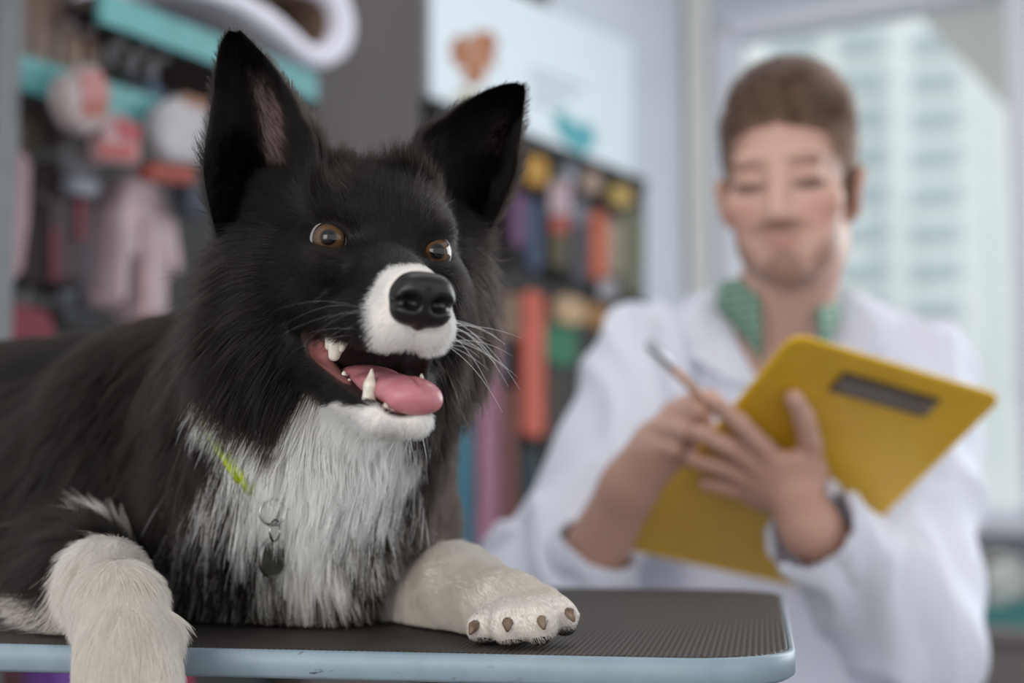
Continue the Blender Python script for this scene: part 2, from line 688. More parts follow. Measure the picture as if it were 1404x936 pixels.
MOUTH = [((0, 1.2, -5.5), (0, -7.2, -6.6), 1.75, 1.3)] + [m for s in (-1, 1) for m in (((s * 2.3, 0.5, -5.3), (s * 1.6, -5.0, -6.3), 0.75, 0.95), ((s * 3.2, 0.5, -4.95), (s * 2.1, -3.5, -5.9), 0.35, 0.75))]


def cap_d(q, a, b, ra, rb):
    a, b = np.asarray(a, float), np.asarray(b, float)
    d = b - a
    t = np.clip((q - a) @ d / (d @ d), 0, 1)
    return np.linalg.norm(q - a - t[:, None] * d, axis=1) - (ra + (rb - ra) * t)


def sculpt_head():
    c = 0.01
    S = Sculpt(np.array([-7.5, -10, -11.5]) * c, np.array([7.5, 12, 8]) * c, 0.0012)

    def E_(p, r, k=1.0, R=None, sub=False):
        S.ell(np.array(p) * c, np.array(r) * c * np.ones(3), k * c, R, sub)

    def C_(a, b, ra, rb, k=1.0, sub=False):
        S.cap(np.array(a) * c, np.array(b) * c, ra * c, rb * c, k * c, sub)
    E_((0, 5.2, 0.5), (4.3, 5.6, 3.9))
    E_((0, 2.2, 1.0), (3.4, 2.6, 2.2), 1.5)
    C_((0, 7.4, -2.2), (0, 11, -7), 4.6, 6.0, 3)
    for s in (-1, 1):
        E_((s * 2.0, 0.75, 1.2), (1.5, 1.2, 0.8), 0.9)                 # brow
        E_((s * 3.3, 3.4, -2.3), (2.2, 3.6, 2.4), 1.5)                 # cheek
        E_((s * 2.6, 0.5, -1.25), (1.6, 1.7, 0.9), 1.0)                # below the eye
        E_((s * 3.9, 8.6, 2.2), (1.8, 1.8, 2.0), 1.5)                  # ear base
        E_((s * 2.5, 2.6, -4.8), (1.3, 2.0, 1.7), 1.2)                 # jaw muscle behind the lip corner
    C_((0, 1.0, -1.55), (0, -6.0, -2.6), 2.05, 1.5, 1.2)
    C_((0, 0.8, -3.0), (0, -5.8, -3.35), 2.3, 1.6, 0.8)
    for s in (-1, 1):
        C_((s * 0.98, -6.2, -3.85), (s * 1.65, -2.5, -3.9), 1.10, 1.1, 0.6)
        C_((s * 1.65, -2.5, -3.85), (s * 2.5, 1.0, -3.9), 1.1, 0.95, 0.8)
    E_((0, -6.9, -2.75), (1.35, 1.0, 1.1), 0.6)
    C_((0, -7.7, -4.2), (0, -7.4, -5.2), 0.10, 0.12, 0.2, True)        # philtrum
    # lower jaw, open
    for s in (-1, 1):
        C_((s * 2.45, 2.2, -5.9), (s * 1.7, -2.0, -7.4), 1.15, 0.85, 0.8)
        C_((s * 1.7, -2.0, -7.4), (s * 0.95, -5.3, -8.15), 0.85, 0.70, 0.5)
    C_((-0.9, -5.4, -8.15), (0.9, -5.4, -8.15), 0.70, 0.70, 0.5)
    C_((0, 2.0, -7.4), (0, -4.2, -8.4), 1.9, 0.9, 0.7)
    for a, b, ra, rb in MOUTH:
        C_(a, b, ra, rb, 0.35, True)
    for s in (-1, 1):                                                  # eye openings
        S.ell(np.array((s * 2.64, -0.75, 0)) * c, np.array((0.60, 1.3, 0.47)) * c, 0.0012, euler(s * 0.3, 0, s * -0.22), True)
    V, F = S.nets(1)
    return V @ HR.T + HT, F


def ear_shell(L, R, bulge, thick, nu=20, nv=30):
    """closed cup-shaped shell lofted between two edge curves (pixel x, y, depth)"""
    vv = np.linspace(0, 1, len(L))

    def curve(K, v):
        K = np.array([P(*k) for k in K])
        out = []
        for t in v:                              # catmull-rom through the control points
            x = t * (len(K) - 1)
            i = min(int(x), len(K) - 2)
            u = x - i
            p0, p1, p2, p3 = K[max(i - 1, 0)], K[i], K[i + 1], K[min(i + 2, len(K) - 1)]
            out.append(0.5 * (2 * p1 + (p2 - p0) * u + (2 * p0 - 5 * p1 + 4 * p2 - p3) * u * u + (3 * p1 - p0 - 3 * p2 + p3) * u ** 3))
        return np.array(out)
    v = np.linspace(0, 1, nv)
    a, b = curve(L, v), curve(R, v)
    bl = np.interp(v, vv, bulge)
    back = np.array([0.0, 1.0, 0.05])
    front, rear = [], []
    for i in range(nv):
        for j in range(nu):
            u = j / (nu - 1)
            th = thick * (0.35 + 0.65 * (4 * u * (1 - u)) ** 0.5) * (1 - 0.55 * v[i])
            p = a[i] * (1 - u) + b[i] * u + back * bl[i] * (4 * u * (1 - u)) ** 0.8
            front.append(p - back * th * 0.5)
            rear.append(p + back * th * 0.5)
    n = nv * nu
    V = np.array(front + rear)
    F = []
    for i in range(nv - 1):
        for j in range(nu - 1):
            q = [i * nu + j, i * nu + j + 1, (i + 1) * nu + j + 1, (i + 1) * nu + j]
            F.append(q)
            F.append([n + k for k in q[::-1]])
        for j, fl in ((0, 1), (nu - 1, 0)):
            q = [i * nu + j, (i + 1) * nu + j, n + (i + 1) * nu + j, n + i * nu + j]
            F.append(q if fl else q[::-1])
    for j in range(nu - 1):
        k = (nv - 1) * nu + j
        F.append([k, k + 1, n + k + 1, n + k])
    F = np.array(F)
    fn = np.cross(V[F[:, 2]] - V[F[:, 0]], V[F[:, 3]] - V[F[:, 1]])
    return V, F, n


EARL = ([(300, 335, .760), (280, 240, .727), (287, 165, .725), (296, 95, .730), (303, 60, .731), (314, 42, .732)],
        [(446, 275, .705), (438, 205, .714), (412, 145, .726), (375, 90, .738), (350, 62, .736), (330, 42, .733)],
        [.045, .045, .034, .020, .011, .003])
EARR = ([(556, 265, .740), (570, 200, .745), (612, 158, .752), (656, 130, .760), (688, 117, .760), (708, 114, .760)],
        [(668, 325, .800), (704, 245, .782), (713, 190, .776), (718, 150, .772), (720, 128, .767), (718, 116, .761)],
        [.045, .038, .030, .020, .011, .003])


def sculpt_body():
    S = Sculpt((-0.85, 0.55, 0.70), (0.14, 1.42, 1.10), 0.0040)
    # neck and ruff
    S.cap(H(0, 6.0, -2.5), P(405, 640, .925), .052, .078, .03)
    S.cap(H(0, 9.0, -5.0), P(390, 600, .95), .055, .080, .04)
    S.ell(H(-3.0, 6.5, -4.5), (.034, .05, .050), .03)
    S.ell(H(3.0, 6.5, -3.8), (.036, .045, .042), .03)
    S.ell(H(4.6, 8.0, -1.0), (.026, .035, .040), .03)
    S.cap(P(455, 595, .815), P(440, 690, .862), .050, .058, .03)
    # chest, ribs, rump
    S.ell(P(415, 720, .93), (.082, .085, .082), .04)
    S.cap(P(340, 640, 1.01), P(-90, 652, 1.17), .098, .102, .05)
    S.ell(P(210, 640, .96), (.075, .07, .085), .05)
    S.ell(P(-190, 680, 1.16), (.13, .12, .12), .05)
    S.cap(P(-200, 760, 1.02), P(-420, 760, .95), .06, .04, .04)
    # the dog's right foreleg, hanging over the near edge
    S.cap(P(215, 690, .93), P(105, 778, .885), .055, .034, .03)
    a, b, w = P(105, 778, .885), P(146, 796, .740), P(160, 830, .692)
    S.cap(a, b, .029, .0185, .015)
    S.cap(b, w, .0185, .0180, .015)
    k1 = P(168, 885, .671)
    S.cap(w, k1, .0180, .0200, .015)
    S.ell(P(176, 935, .664), (.0215, .019, .03), .012)
    for i, (x, y) in enumerate(LTOE):
        S.cap(P(140 + i * 24, 920, .662), P(x, y - 8, .656), .012, .0108, .004)
    S.ell(P(233, 868, .684), (.006, .008, .011), .006)
    # the dog's left foreleg, paw on the table
    S.cap(P(505, 730, .92), P(545, 800, .90), .045, .030, .03)
    S.cap(P(545, 790, .90), P(625, 806, .805), .029, .0225, .015)
    S.cap(P(625, 806, .805), P(690, 836, .752), .0225, .0205, .012)
    S.ell(P(702, 834, .750), (.0215, .020, .0175), .008, euler(.35, .2, 0))
    for (ax, ay, ad, bx, by, bd, r) in PAW:
        S.cap(P(ax, ay, ad), P(bx, by, bd), r, r * 1.03, .0018)
    # the body rests on the table top instead of sinking into it
    X, Y, Z = S._pts((slice(None),) * 3)
    ly = (X - TM[0, 3]) * TM[0, 1] + (Y - TM[1, 3]) * TM[1, 1]
    S.g = np.maximum(S.g, np.minimum(TZ + .0022 - Z, ly + .0050)).astype(np.float32)
    V, F = S.nets(2)
    return V, F


PAW = [(684, 838, .742, 660, 860, .724, .0086), (700, 832, .738, 697, 856, .709, .0100),
       (722, 828, .738, 738, 853, .709, .0100), (742, 822, .744, 771, 843, .722, .0088)]
PAW3 = P(722, 850, .718)
LTOE = ((132, 968), (162, 984), (195, 986), (222, 968))


def blob(S, pts):
    for p, r, k in pts:
        S.ell(np.array(p) * .01, np.array(r) * .01 * np.ones(3), k * .01)


def local_mesh(name, S, m, parent, smooth=1, xf=True):
    V, F = S.nets(smooth)
    if xf:
        V = V @ HR.T + HT
    return obj(name, mesh(name, V, F), m, parent)


def dog_details(dog):
    c = .01
    # nose leather
    m_nose = mat('nose_leather', srgb(22, 18, 18), 0.34, 0, 0.5, bump=(900, 0.35, 0.0006))
    S = Sculpt(np.array([-2.2, -9.6, -5]) * c, np.array([2.2, -6, -.8]) * c, 0.0006)
    blob(S, [((0, -7.5, -2.55), (1.35, 1.0, 1.05), .4), ((.62, -7.75, -2.6), (.85, .85, .95), .4), ((-.62, -7.75, -2.6), (.85, .85, .95), .4),
             ((0, -7.9, -1.95), (.95, .62, .42), .5), ((.52, -7.6, -3.25), (.85, .65, .62), .3), ((-.52, -7.6, -3.25), (.85, .65, .62), .3), ((0, -7.4, -3.6), (.35, .4, .45), .3)])
    for s in (-1, 1):
        S.ell(np.array((s * .78, -8.7, -2.85)) * c, np.array((.50, .85, .38)) * c, .003, euler(s * .35, 0, s * -.3), True)
        S.cap(np.array((s * .95, -8.5, -2.9)) * c, np.array((s * 1.7, -7.5, -2.95)) * c, .0018, .0016, .002, True)
    S.cap(np.array((0, -8.75, -2.3)) * c, np.array((0, -8.3, -4.2)) * c, .0006, .0008, .0022, True)
    local_mesh('nose', S, m_nose, dog)
    # tongue
    m_tongue = mat('wet_tongue', srgb(192, 128, 134), 0.34, 0, 0.5, sss=0.25, noise=(90, srgb(178, 108, 117)), bump=(900, 0.25, 0.0005))
    S = Sculpt(np.array([-2.6, -9, -9]) * c, np.array([3, 2, -4.5]) * c, 0.0008)
    blob(S, [((0, .2, -6.5), (1.5, 1.8, .55), .5), ((.05, -2.0, -6.75), (1.5, 2.0, .55), .8), ((.25, -4.0, -6.85), (1.5, 1.8, .62), .8),
             ((.55, -5.5, -6.95), (1.45, 1.25, .75), .7), ((.62, -6.1, -7.25), (1.25, .6, .62), .5)])
    S.chain([np.array(p) * c for p in ((0, -.5, -5.9), (.1, -2.5, -6.1), (.4, -4.8, -6.15), (.62, -6.4, -6.45))], [.0006, .0008, .0008, .0003], .003, True)
    local_mesh('tongue', S, m_tongue, dog)
    # teeth
    m_tooth = mat('tooth_enamel', srgb(230, 226, 216), 0.3, 0, 0.5, noise=(300, srgb(214, 204, 186)))

    def tooth(pts, rads):
        S = Sculpt(np.min([np.array(p) for p in pts], 0) * c - .008, np.max([np.array(p) for p in pts], 0) * c + .008, 0.0005)
        S.chain([np.array(p) * c for p in pts], [r * c for r in rads], .002)
        local_mesh('tooth', S, m_tooth, dog)
    for s in (-1, 1):
        tooth([(s * 1.18, -4.75, -7.55), (s * 1.26, -4.95, -6.75), (s * 1.2, -4.75, -6.05)], [.34, .27, .07])
        for y, zz, r in () if s > 0 else ((.0, -4.6, .42), (-.9, -4.75, .58), (-1.9, -4.9, .26)):
            tooth([(s * 2.22 + s * y * .1, y - .25, zz), (s * 2.26 + s * y * .1, y - .1, zz - r * 1.5)], [r * .9, r * .5])
        for y, zz, r in ((-1.4, -6.85, .30), (-2.3, -7.05, .24), (-3.1, -7.3, .20)):
            tooth([(s * 1.75 + s * y * .08, y, zz), (s * 1.8 + s * y * .08, y, zz + r * 1.5)], [r, r * .35])
    for x in (-.55, -.2, .2, .55):
        tooth([(x, -5.6, -7.7), (x, -5.75, -7.3)], [.18, .12])
    # claws
    m_claw = mat('claw_horn', srgb(128, 106, 88), 0.4, 0, 0.5, noise=(200, srgb(84, 66, 54)))
    for (ax, ay, ad, bx, by, bd, r) in PAW:
        a, b = P(ax, ay, ad), P(bx, by, bd)
        d = unit(b - a) * np.array([1, 1, .3])
        p0 = b + d * r * .6 + np.array([0, 0, .002])
        pts = [p0, p0 + d * .004 + np.array([0, 0, .0002]), p0 + d * .0075 - np.array([0, 0, .003])]
        MB().tube(np.array(pts), [.0032, .0028, .0008], 10).build('claw', m_claw, dog, smooth=True)
    for x, y in LTOE:
        p0 = P(x, y, .650)
        MB().tube(np.array([p0, p0 + np.array([0, -.004, -.006]), p0 + np.array([0, -.004, -.012])]), [.0032, .0027, .0008], 10).build('claw', m_claw, dog, smooth=True)
    m_pad = mat('paw_pad', srgb(38, 32, 31), 0.6, bump=(700, .4, .0006))
    S = Sculpt(PAW3 - .04, PAW3 + .045, .0012)
    for (ax, ay, ad, bx, by, bd, r) in PAW:
        b = P(bx, by, bd)
        S.ell(b + np.array([.001, .0005, -r * .72]), (.0062, .0075, .0042), .002)
    S.halfspace((0, 0, TZ + .0012), (0, 0, -1), .001)
    local_mesh('paw_pads', S, m_pad, dog, xf=False)
    # eyes
    m_eye = bpy.data.materials.new('dog_eye')
    m_eye.use_nodes = True
    nt = m_eye.node_tree
    b = nt.nodes['Principled BSDF']
    b.inputs['Roughness'].default_value = 0.06
    b.inputs['Coat Weight'].default_value = 0.0
    b.inputs['Coat Roughness'].default_value = 0.02
    tc = nt.nodes.new('ShaderNodeTexCoord')
    sp = nt.nodes.new('ShaderNodeSeparateXYZ')
    nt.links.new(tc.outputs['Object'], sp.inputs[0])
    rp = nt.nodes.new('ShaderNodeValToRGB')
    mr = nt.nodes.new('ShaderNodeMapRange')
    mr.inputs[1].default_value, mr.inputs[2].default_value = -.0098, 0.0
    nz = nt.nodes.new('ShaderNodeTexNoise')
    nz.inputs['Scale'].default_value = 500
    ad = nt.nodes.new('ShaderNodeMath')
    ad.operation = 'MULTIPLY_ADD'
    ad.inputs[1].default_value = 0.0012
    nt.links.new(nz.outputs['Fac'], ad.inputs[0])
    nt.links.new(sp.outputs['Y'], ad.inputs[2])
    nt.links.new(ad.outputs[0], mr.inputs[0])
    nt.links.new(mr.outputs[0], rp.inputs[0])
    cr = rp.color_ramp
    cr.elements[0].position, cr.elements[0].color = 0.0, (.004, .004, .005, 1)
    cr.elements[1].position, cr.elements[1].color = 1.0, (.40, .37, .36, 1)
    for p_, c_ in ((.035, (.004, .004, .005)), (.06, (*srgb(58, 38, 24),)), (.13, (*srgb(96, 72, 50),)), (.28, (*srgb(86, 63, 43),)), (.40, (*srgb(66, 46, 31),)), (.45, (*srgb(20, 15, 12),)), (.50, (*srgb(40, 30, 27),)), (.55, (.36, .33, .32))):
        e = cr.elements.new(p_)
        e.color = (*c_, 1)
    nt.links.new(rp.outputs[0], b.inputs['Base Color'])
    for s in (-1, 1):
        bm = bmesh.new()
        bmesh.ops.create_uvsphere(bm, u_segments=40, v_segments=28, radius=.0098)
        for v in bm.verts:                       # corneal bulge towards -y
            t = max(0, -v.co.y / .0098)
            v.co.y -= .0012 * sst(.78, 1.0, t)
        me = bpy.data.meshes.new('eye')
        bm.to_mesh(me)
        bm.free()
        for p_ in me.polygons:
            p_.use_smooth = True
        e = obj('eye', me, m_eye, dog, loc=Vector(H(s * 2.66, .55, 0)) - dog.location)
        g = HR @ np.array([-.30 if s < 0 else -.06, -1, .04])        # gaze, to the dog's left
        y = -unit(g)
        x = unit(np.cross(y, [0, 0, 1]))
        e.rotation_euler = Matrix(np.stack([x, y, np.cross(x, y)], 1)).to_euler()


def mouth_d(q):
    return np.min([cap_d(q, *m) for m in MOUTH], axis=0)


BLACK = np.array([.0046, .0034, .0029])
WHITE = np.array([.95, .945, .93])


def ell_d(q, c, r):
    return 1 - np.linalg.norm((q - np.array(c)) / np.array(r), axis=1)


def white_mask(p):
    """how white the coat is at world points p (markings of the animal)"""
    q = HL(p)
    j = noise3(q, 1.1)[:, 0] * .10
    w = np.zeros(len(p))
    w = np.maximum(w, sst(-.06, .10, ell_d(q, (0.15, -7.3, -3.3), (2.45, 3.9, 2.6)) + j * .6))
    w = np.maximum(w, sst(-.05, .06, ell_d(q, (0, -2.2, -9.1), (3.2, 7.4, 1.85)) + j * .5))
    w = np.maximum(w, sst(-.12, .12, ell_d(q, (0.3, 2.5, -10.5), (4.2, 5.5, 3.2)) + j))
    for a, b, r in ((P(444, 565, .778), P(442, 630, .810), .050), (P(442, 630, .810), P(412, 680, .825), .034)):
        w = np.maximum(w, sst(-.10, .22, -cap_d(p, a, b, r, r) / r + j * 1.5))
    w = np.maximum(w, sst(-.12, .18, -cap_d(p, P(396, 590, .81), P(450, 556, .78), .038, .038) / .038 + j * 1.5))
    g = sst(-.15, .35, -cap_d(p, P(350, 770, .84), P(450, 840, .84), .06, .06) / .06 + j * 2)
    w = np.maximum(w, .05 * g)
    leg = [(P(146, 796, .750), P(152, 806, .72), .034, .036), (P(152, 806, .72), P(178, 960, .66), .036, .05),
           (P(592, 795, .85), P(640, 815, .79), .042, .034), (P(640, 815, .79), P(720, 840, .74), .034, .045)]
    for a, b, ra, rb in leg:
        w = np.maximum(w, sst(-.08, .10, -cap_d(p, a, b, ra, rb) / ra + j * .4))
    w = np.maximum(w, sst(-.2, .3, ell_d(p, P(208, 752, .845), (.024, .03, .016)) + j * 2))
    w = np.maximum(w, .8 * sst(-.2, .3, ell_d(p, P(98, 838, .80), (.022, .04, .014)) + j * 2))
    return w


def skin_color(p, dense):
    q = HL(p)
    w = white_mask(p)[:, None]
    col = BLACK * (1 - w) + WHITE * np.array([.8, .74, .70]) * w
    d = mouth_d(q)
    rim = sst(.34, .12, d)[:, None] * (q[:, 1] < 3)[:, None]
    col = col * (1 - rim) + np.array(srgb(48, 34, 33)) * rim
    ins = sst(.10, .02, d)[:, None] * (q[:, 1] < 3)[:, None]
    pal = sst(-6.1, -5.5, q[:, 2] - .12 * q[:, 1] - .5)[:, None]          # mouth shade put into the colour: dark palate and back, pink below
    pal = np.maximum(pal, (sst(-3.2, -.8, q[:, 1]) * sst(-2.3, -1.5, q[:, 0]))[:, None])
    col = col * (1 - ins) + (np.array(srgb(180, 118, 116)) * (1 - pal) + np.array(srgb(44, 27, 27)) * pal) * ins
    ed = np.min([np.linalg.norm((q - np.array((s * 2.72, -.2, 0))) / np.array((1.05, 1.6, .92)), axis=1) for s in (-1, 1)], axis=0)
    e = sst(1.1, .9, ed)[:, None]
    col = col * (1 - e) + np.array(srgb(26, 21, 20)) * e
    return col


# growth guides: (world position, direction, length in m, lift)
def guides():
    g = []

    def h(p, d, l, lift=.18, both=True):
        for s in ((-1, 1) if both and p[0] else (1,)):
            g.append((H(s * p[0], p[1], p[2]), HR @ np.array([s * d[0], d[1], d[2]]), l * .01, lift))
    h((0, -6, -1.2), (0, 1, .1), .32, .12)
    h((1.9, -5.5, -2.6), (.25, 1, -.1), .45, .15)
    h((1.9, -5, -4), (.3, .9, -.5), .55, .2)
    h((2.2, -2, -2.5), (.2, 1, -.25), .6, .15)
    h((2.6, -1, -4.2), (.2, 1, -.5), .7, .18)
    h((.6, -7.3, -4.7), (.7, .3, -.8), .4, .2)
    h((0, -2.5, -.6), (0, 1, .35), .4, .12)
    h((1, 0, .8), (.15, .7, .7), .55, .12)
    h((0, 1.2, 2.4), (0, .6, .9), .75, .15)
    h((2.5, 1.2, 2.0), (.5, .7, .6), .8, .15)
    h((3.9, 1.4, .2), (.6, 1, 0), 1.1, .18)
    h((0, 5, 4.5), (0, 1, .25), 1.2, .3)
    h((3.1, 0, -1.5), (.5, 1, -.35), .7, .15)
    h((4.4, 3.2, -1.5), (.45, .9, -.6), 1.8, .26)
    h((4.0, 3.0, -4), (.4, .6, -.9), 2.4, .3)
    h((5.4, 6, -1), (.65, .6, -.7), 2.6, .33)
    h((5.2, 6, -4.5), (.45, .4, -1), 3.4, .32)
    h((3.3, 3.2, -6.5), (.3, .3, -1), 2.6, .25)
    h((0, -5.6, -8.9), (0, .9, -.35), .5, .15)
    h((1.7, -3, -8), (.25, 1, -.35), .55, .15)
    h((2.2, .5, -7.6), (.2, .9, -.6), .9, .2)
    h((0, 1, -9.3), (0, .5, -1), 2.0, .25)
    h((0, 4, -10), (0, .1, -1), 4.2, .25)
    h((5.8, 7, 3), (.9, .4, .0), 2.2, .4)
    h((2.6, 4.6, 4.4), (-.05, .3, 1), 1.7, .5)

    def b(x, y, d, dr, l, lift=.22):
        g.append((P(x, y, d), unit(dr), l, lift))
    b(440, 600, .82, (0, -.1, -1), .055, .22)
    b(430, 680, .85, (0, -.15, -1), .048, .28)
    b(345, 640, .86, (-.12, -.1, -1), .055, .25)
    b(530, 620, .85, (.06, -.1, -1), .052, .25)
    b(540, 700, .88, (.0, -.1, -1), .042, .22)
    b(420, 790, .86, (0, -.25, -1), .045, .22)
    b(330, 800, .88, (-.15, -.2, -1), .045, .22)
    b(272, 380, .80, (-.5, .25, -.9), .036, .32)
    b(265, 460, .83, (-.45, .2, -1), .040, .34)
    b(290, 550, .86, (-.32, -.1, -1), .052, .35)
    b(690, 380, .83, (.3, .3, -.95), .034, .35)
    b(640, 520, .83, (.0, .1, -1), .036, .28)
    b(590, 600, .84, (-.05, 0, -1), .042, .25)
    b(225, 600, .92, (-.45, 0, -1), .038, .2)
    b(250, 720, .89, (-.3, -.1, -1), .042, .22)
    b(150, 450, 1.05, (-1, .2, -.15), .034, .18)
    b(60, 600, .99, (-.9, 0, -.5), .034, .18)
    b(-150, 600, 1.05, (-1, 0, -.4), .036, .18)
    b(30, 760, .95, (-.8, -.1, -.6), .04, .2)
    b(75, 810, .85, (-1, -.05, -.12), .042, .18)
    b(105, 830, .80, (-1, 0, -.12), .034, .15)
    b(146, 762, .725, (.05, -.9, -.35), .011, .14)
    b(110, 800, .74, (-.25, -.4, -.8), .013, .14)
    b(165, 850, .68, (.05, -.2, -1), .010, .12)
    b(180, 940, .65, (.05, -.1, -1), .009, .12)
    b(215, 830, .70, (.3, -.1, -1), .014, .16)
    b(600, 760, .84, (.75, -.6, -.15), .010, .12)
    b(640, 790, .79, (.75, -.6, -.2), .009, .12)
    b(600, 830, .84, (.1, -.3, -.8), .020, .15)
    b(715, 815, .74, (.55, -.75, -.3), .006, .12)
    b(740, 850, .715, (.3, -.9, -.5), .003, .08)
    b(690, 850, .715, (.1, -.9, -.5), .003, .08)
    b(775, 838, .722, (.4, -.9, -.5), .003, .08)
    for e, sgn in ((EARL, -1), (EARR, 1)):       # ears: up along the blade, outwards at the rims
        for i in range(6):
            Lp, Rp = np.array(P(*e[0][i])), np.array(P(*e[1][i]))
            k = min(i + 1, 5)
            upd = unit((np.array(P(*e[0][k])) + np.array(P(*e[1][k]))) / 2 - (np.array(P(*e[0][k - 1])) + np.array(P(*e[1][k - 1]))) / 2)
            out = unit(Rp - Lp)
            ln = (.018, .012, .007, .005, .004, .0035)[i]
            g.append((Lp, upd - .35 * out, ln * 1.15, .2))
            g.append((Rp, upd + .35 * out, ln * 1.15, .2))
            g.append(((Lp + Rp) / 2 + np.array((0, e[2][i], 0)), upd, ln * .9, .15))
    return g


def grow(name, V, F, density, parent, m_fur, seed, npts=8, radius=.00014, clump=.5, clump_n=22, len_mul=1.0, keep=None):
    rng = np.random.default_rng(seed)
    N, A = vnormals(V, F)
    G = guides()
    gp = np.array([x[0] for x in G])
    gd = np.array([unit(x[1]) for x in G])
    gl = np.array([x[2] for x in G])
    gf = np.array([x[3] for x in G])
    fc = V[F].mean(1)
    w = A * density(fc, unit(N[F].mean(1)))
    n = int(w.sum())
    f = rng.choice(len(F), n, p=w / w.sum())
    u, v = rng.random((2, n, 1))
    q = F[f]
    a, b, c_, d = (V[q[:, i]] for i in range(4))
    p = (a * (1 - u) + b * u) * (1 - v) + (d * (1 - u) + c_ * u) * v
    na, nb, nc, nd = (N[q[:, i]] for i in range(4))
    nn = unit((na * (1 - u) + nb * u) * (1 - v) + (nd * (1 - u) + nc * u) * v)
    if keep is not None:
        k = keep(p, nn)
        p, nn = p[k], nn[k]
        n = len(p)
    D = np.zeros((n, 3))
    Ln = np.zeros(n)
    Lf = np.zeros(n)
    for i in range(0, n, 40000):
        s_ = slice(i, i + 40000)
        d2 = ((p[s_, None, :] - gp[None]) ** 2).sum(-1)
        ww = 1 / (d2 + .005 ** 2) ** 2.5
        ww /= ww.sum(1, keepdims=True)
        D[s_] = ww @ gd
        Ln[s_] = ww @ gl
        Lf[s_] = ww @ gf
    D = unit(D)
    # low-frequency waviness plus per-strand jitter
    amp = np.clip(Ln / .05, .15, 1)[:, None]
    D = unit(D + noise3(p, 60) * .22 * amp + noise3(p, 220) * .12 + rng.normal(size=(n, 3)) * .08)
    T = D - (D * nn).sum(1, keepdims=True) * nn * np.where((D * nn).sum(1, keepdims=True) < .25, 1, .3)
    T = unit(T + 1e-4)
    lift = Lf * rng.uniform(.5, 1.6, n)
    Ln = Ln * len_mul * (rng.uniform(.55, 1.12, n)) 
    wisp = rng.random(n) < .035
    Ln = np.where(wisp & (Ln > .02), Ln * 1.4, Ln)
    d0 = unit(T + nn * lift[:, None] * 1.6)
    d1 = unit(T + nn * lift[:, None] * .25 + np.array([0, 0, -1]) * np.clip(Ln / .05, 0, 1)[:, None] * .35)
    t = np.linspace(0, 1, npts)[None, :, None]
    Q = p[:, None] + Ln[:, None, None] * (d0[:, None] * (t - .5 * t * t) + d1[:, None] * .5 * t * t)
    wav = noise3(p, 900)
    Q += (np.sin(t * 3.0 + wav[:, None, :1] * 3) - np.sin(wav[:, None, :1] * 3)) * wav[:, None] * (Ln[:, None, None] * .03) * t
    # locks
    m = max(2, n // clump_n)
    kd = kdtree.KDTree(m)
    for i in range(m):
        kd.insert(p[i], i)
    kd.balance()
    near = np.array([kd.find(x)[1] for x in p])
    base = Q[near]
    amt = (clump * np.clip(Ln / .03, .25, 1) * rng.uniform(.5, 1.1, n))[:, None, None] * t ** 1.3
    rel = base - p[near][:, None]
    rel = rel * (Ln / np.maximum(Ln[near], 1e-5))[:, None, None].clip(.4, 1.3)
    tgt = p[near][:, None] + rel + (p - p[near])[:, None] * (1 - .75 * t)
    Q = Q * (1 - amt) + tgt * amt
    Q[..., 2] = np.where((Q[..., 2] < TZ + .0015) & on_table(Q), TZ + .0015 + .002 * rng.random((n, 1)), Q[..., 2])
    # colour of each strand
    wm = white_mask(p)
    white = rng.random(n) < wm ** .7
    br = rng.uniform(.75, 1.3, (n, 1))
    warm = noise3(p, 25)[:, :1] * .5 + .5
    blk = BLACK * np.clip(.6 + .7 * br * (.6 + .8 * warm) * .6, 0, 3) * np.array([1, .97, .95])
    long_ = np.clip((Ln - .03) / .03, 0, 1)[:, None]
    blk = blk * (1 + long_ * np.array([.35, .2, .12]))
    blk = np.where((wisp & (Ln > .03))[:, None], blk * np.array([2.6, 2.0, 1.7]), blk)
    wht = np.clip(WHITE * (.97 + .08 * (br - 1)), 0, .96)
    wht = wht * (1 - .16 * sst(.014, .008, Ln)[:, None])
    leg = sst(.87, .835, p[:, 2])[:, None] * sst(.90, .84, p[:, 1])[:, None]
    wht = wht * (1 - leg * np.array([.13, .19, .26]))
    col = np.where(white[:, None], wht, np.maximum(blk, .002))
    hc = bpy.data.hair_curves.new(name)
    hc.add_curves([npts] * n)
    hc.points.foreach_set('position', Q.astype(np.float32).ravel())
    taper = (1 - .8 * np.linspace(0, 1, npts) ** 1.5)[None]
    rr = radius * rng.uniform(.7, 1.2, (n, 1)) * np.clip(.55 + Ln[:, None] / .05, .6, 1.2) * taper
    at = hc.attributes.get('radius') or hc.attributes.new('radius', 'FLOAT', 'POINT')
    at.data.foreach_set('value', rr.astype(np.float32).ravel())
    at = hc.attributes.new('Col', 'FLOAT_COLOR', 'CURVE')
    cc = np.ones((n, 4), np.float32)
    cc[:, :3] = col
    at.data.foreach_set('color', cc.ravel())
    o = obj(name, hc, m_fur, parent, kind='stuff')
    print(name, n)
    return o


_TI = np.linalg.inv(TM)


def on_table(Q):
    l = Q @ _TI[:3, :3].T + _TI[:3, 3]
    return (l[..., 1] > -.002) & (l[..., 1] < TDEP)


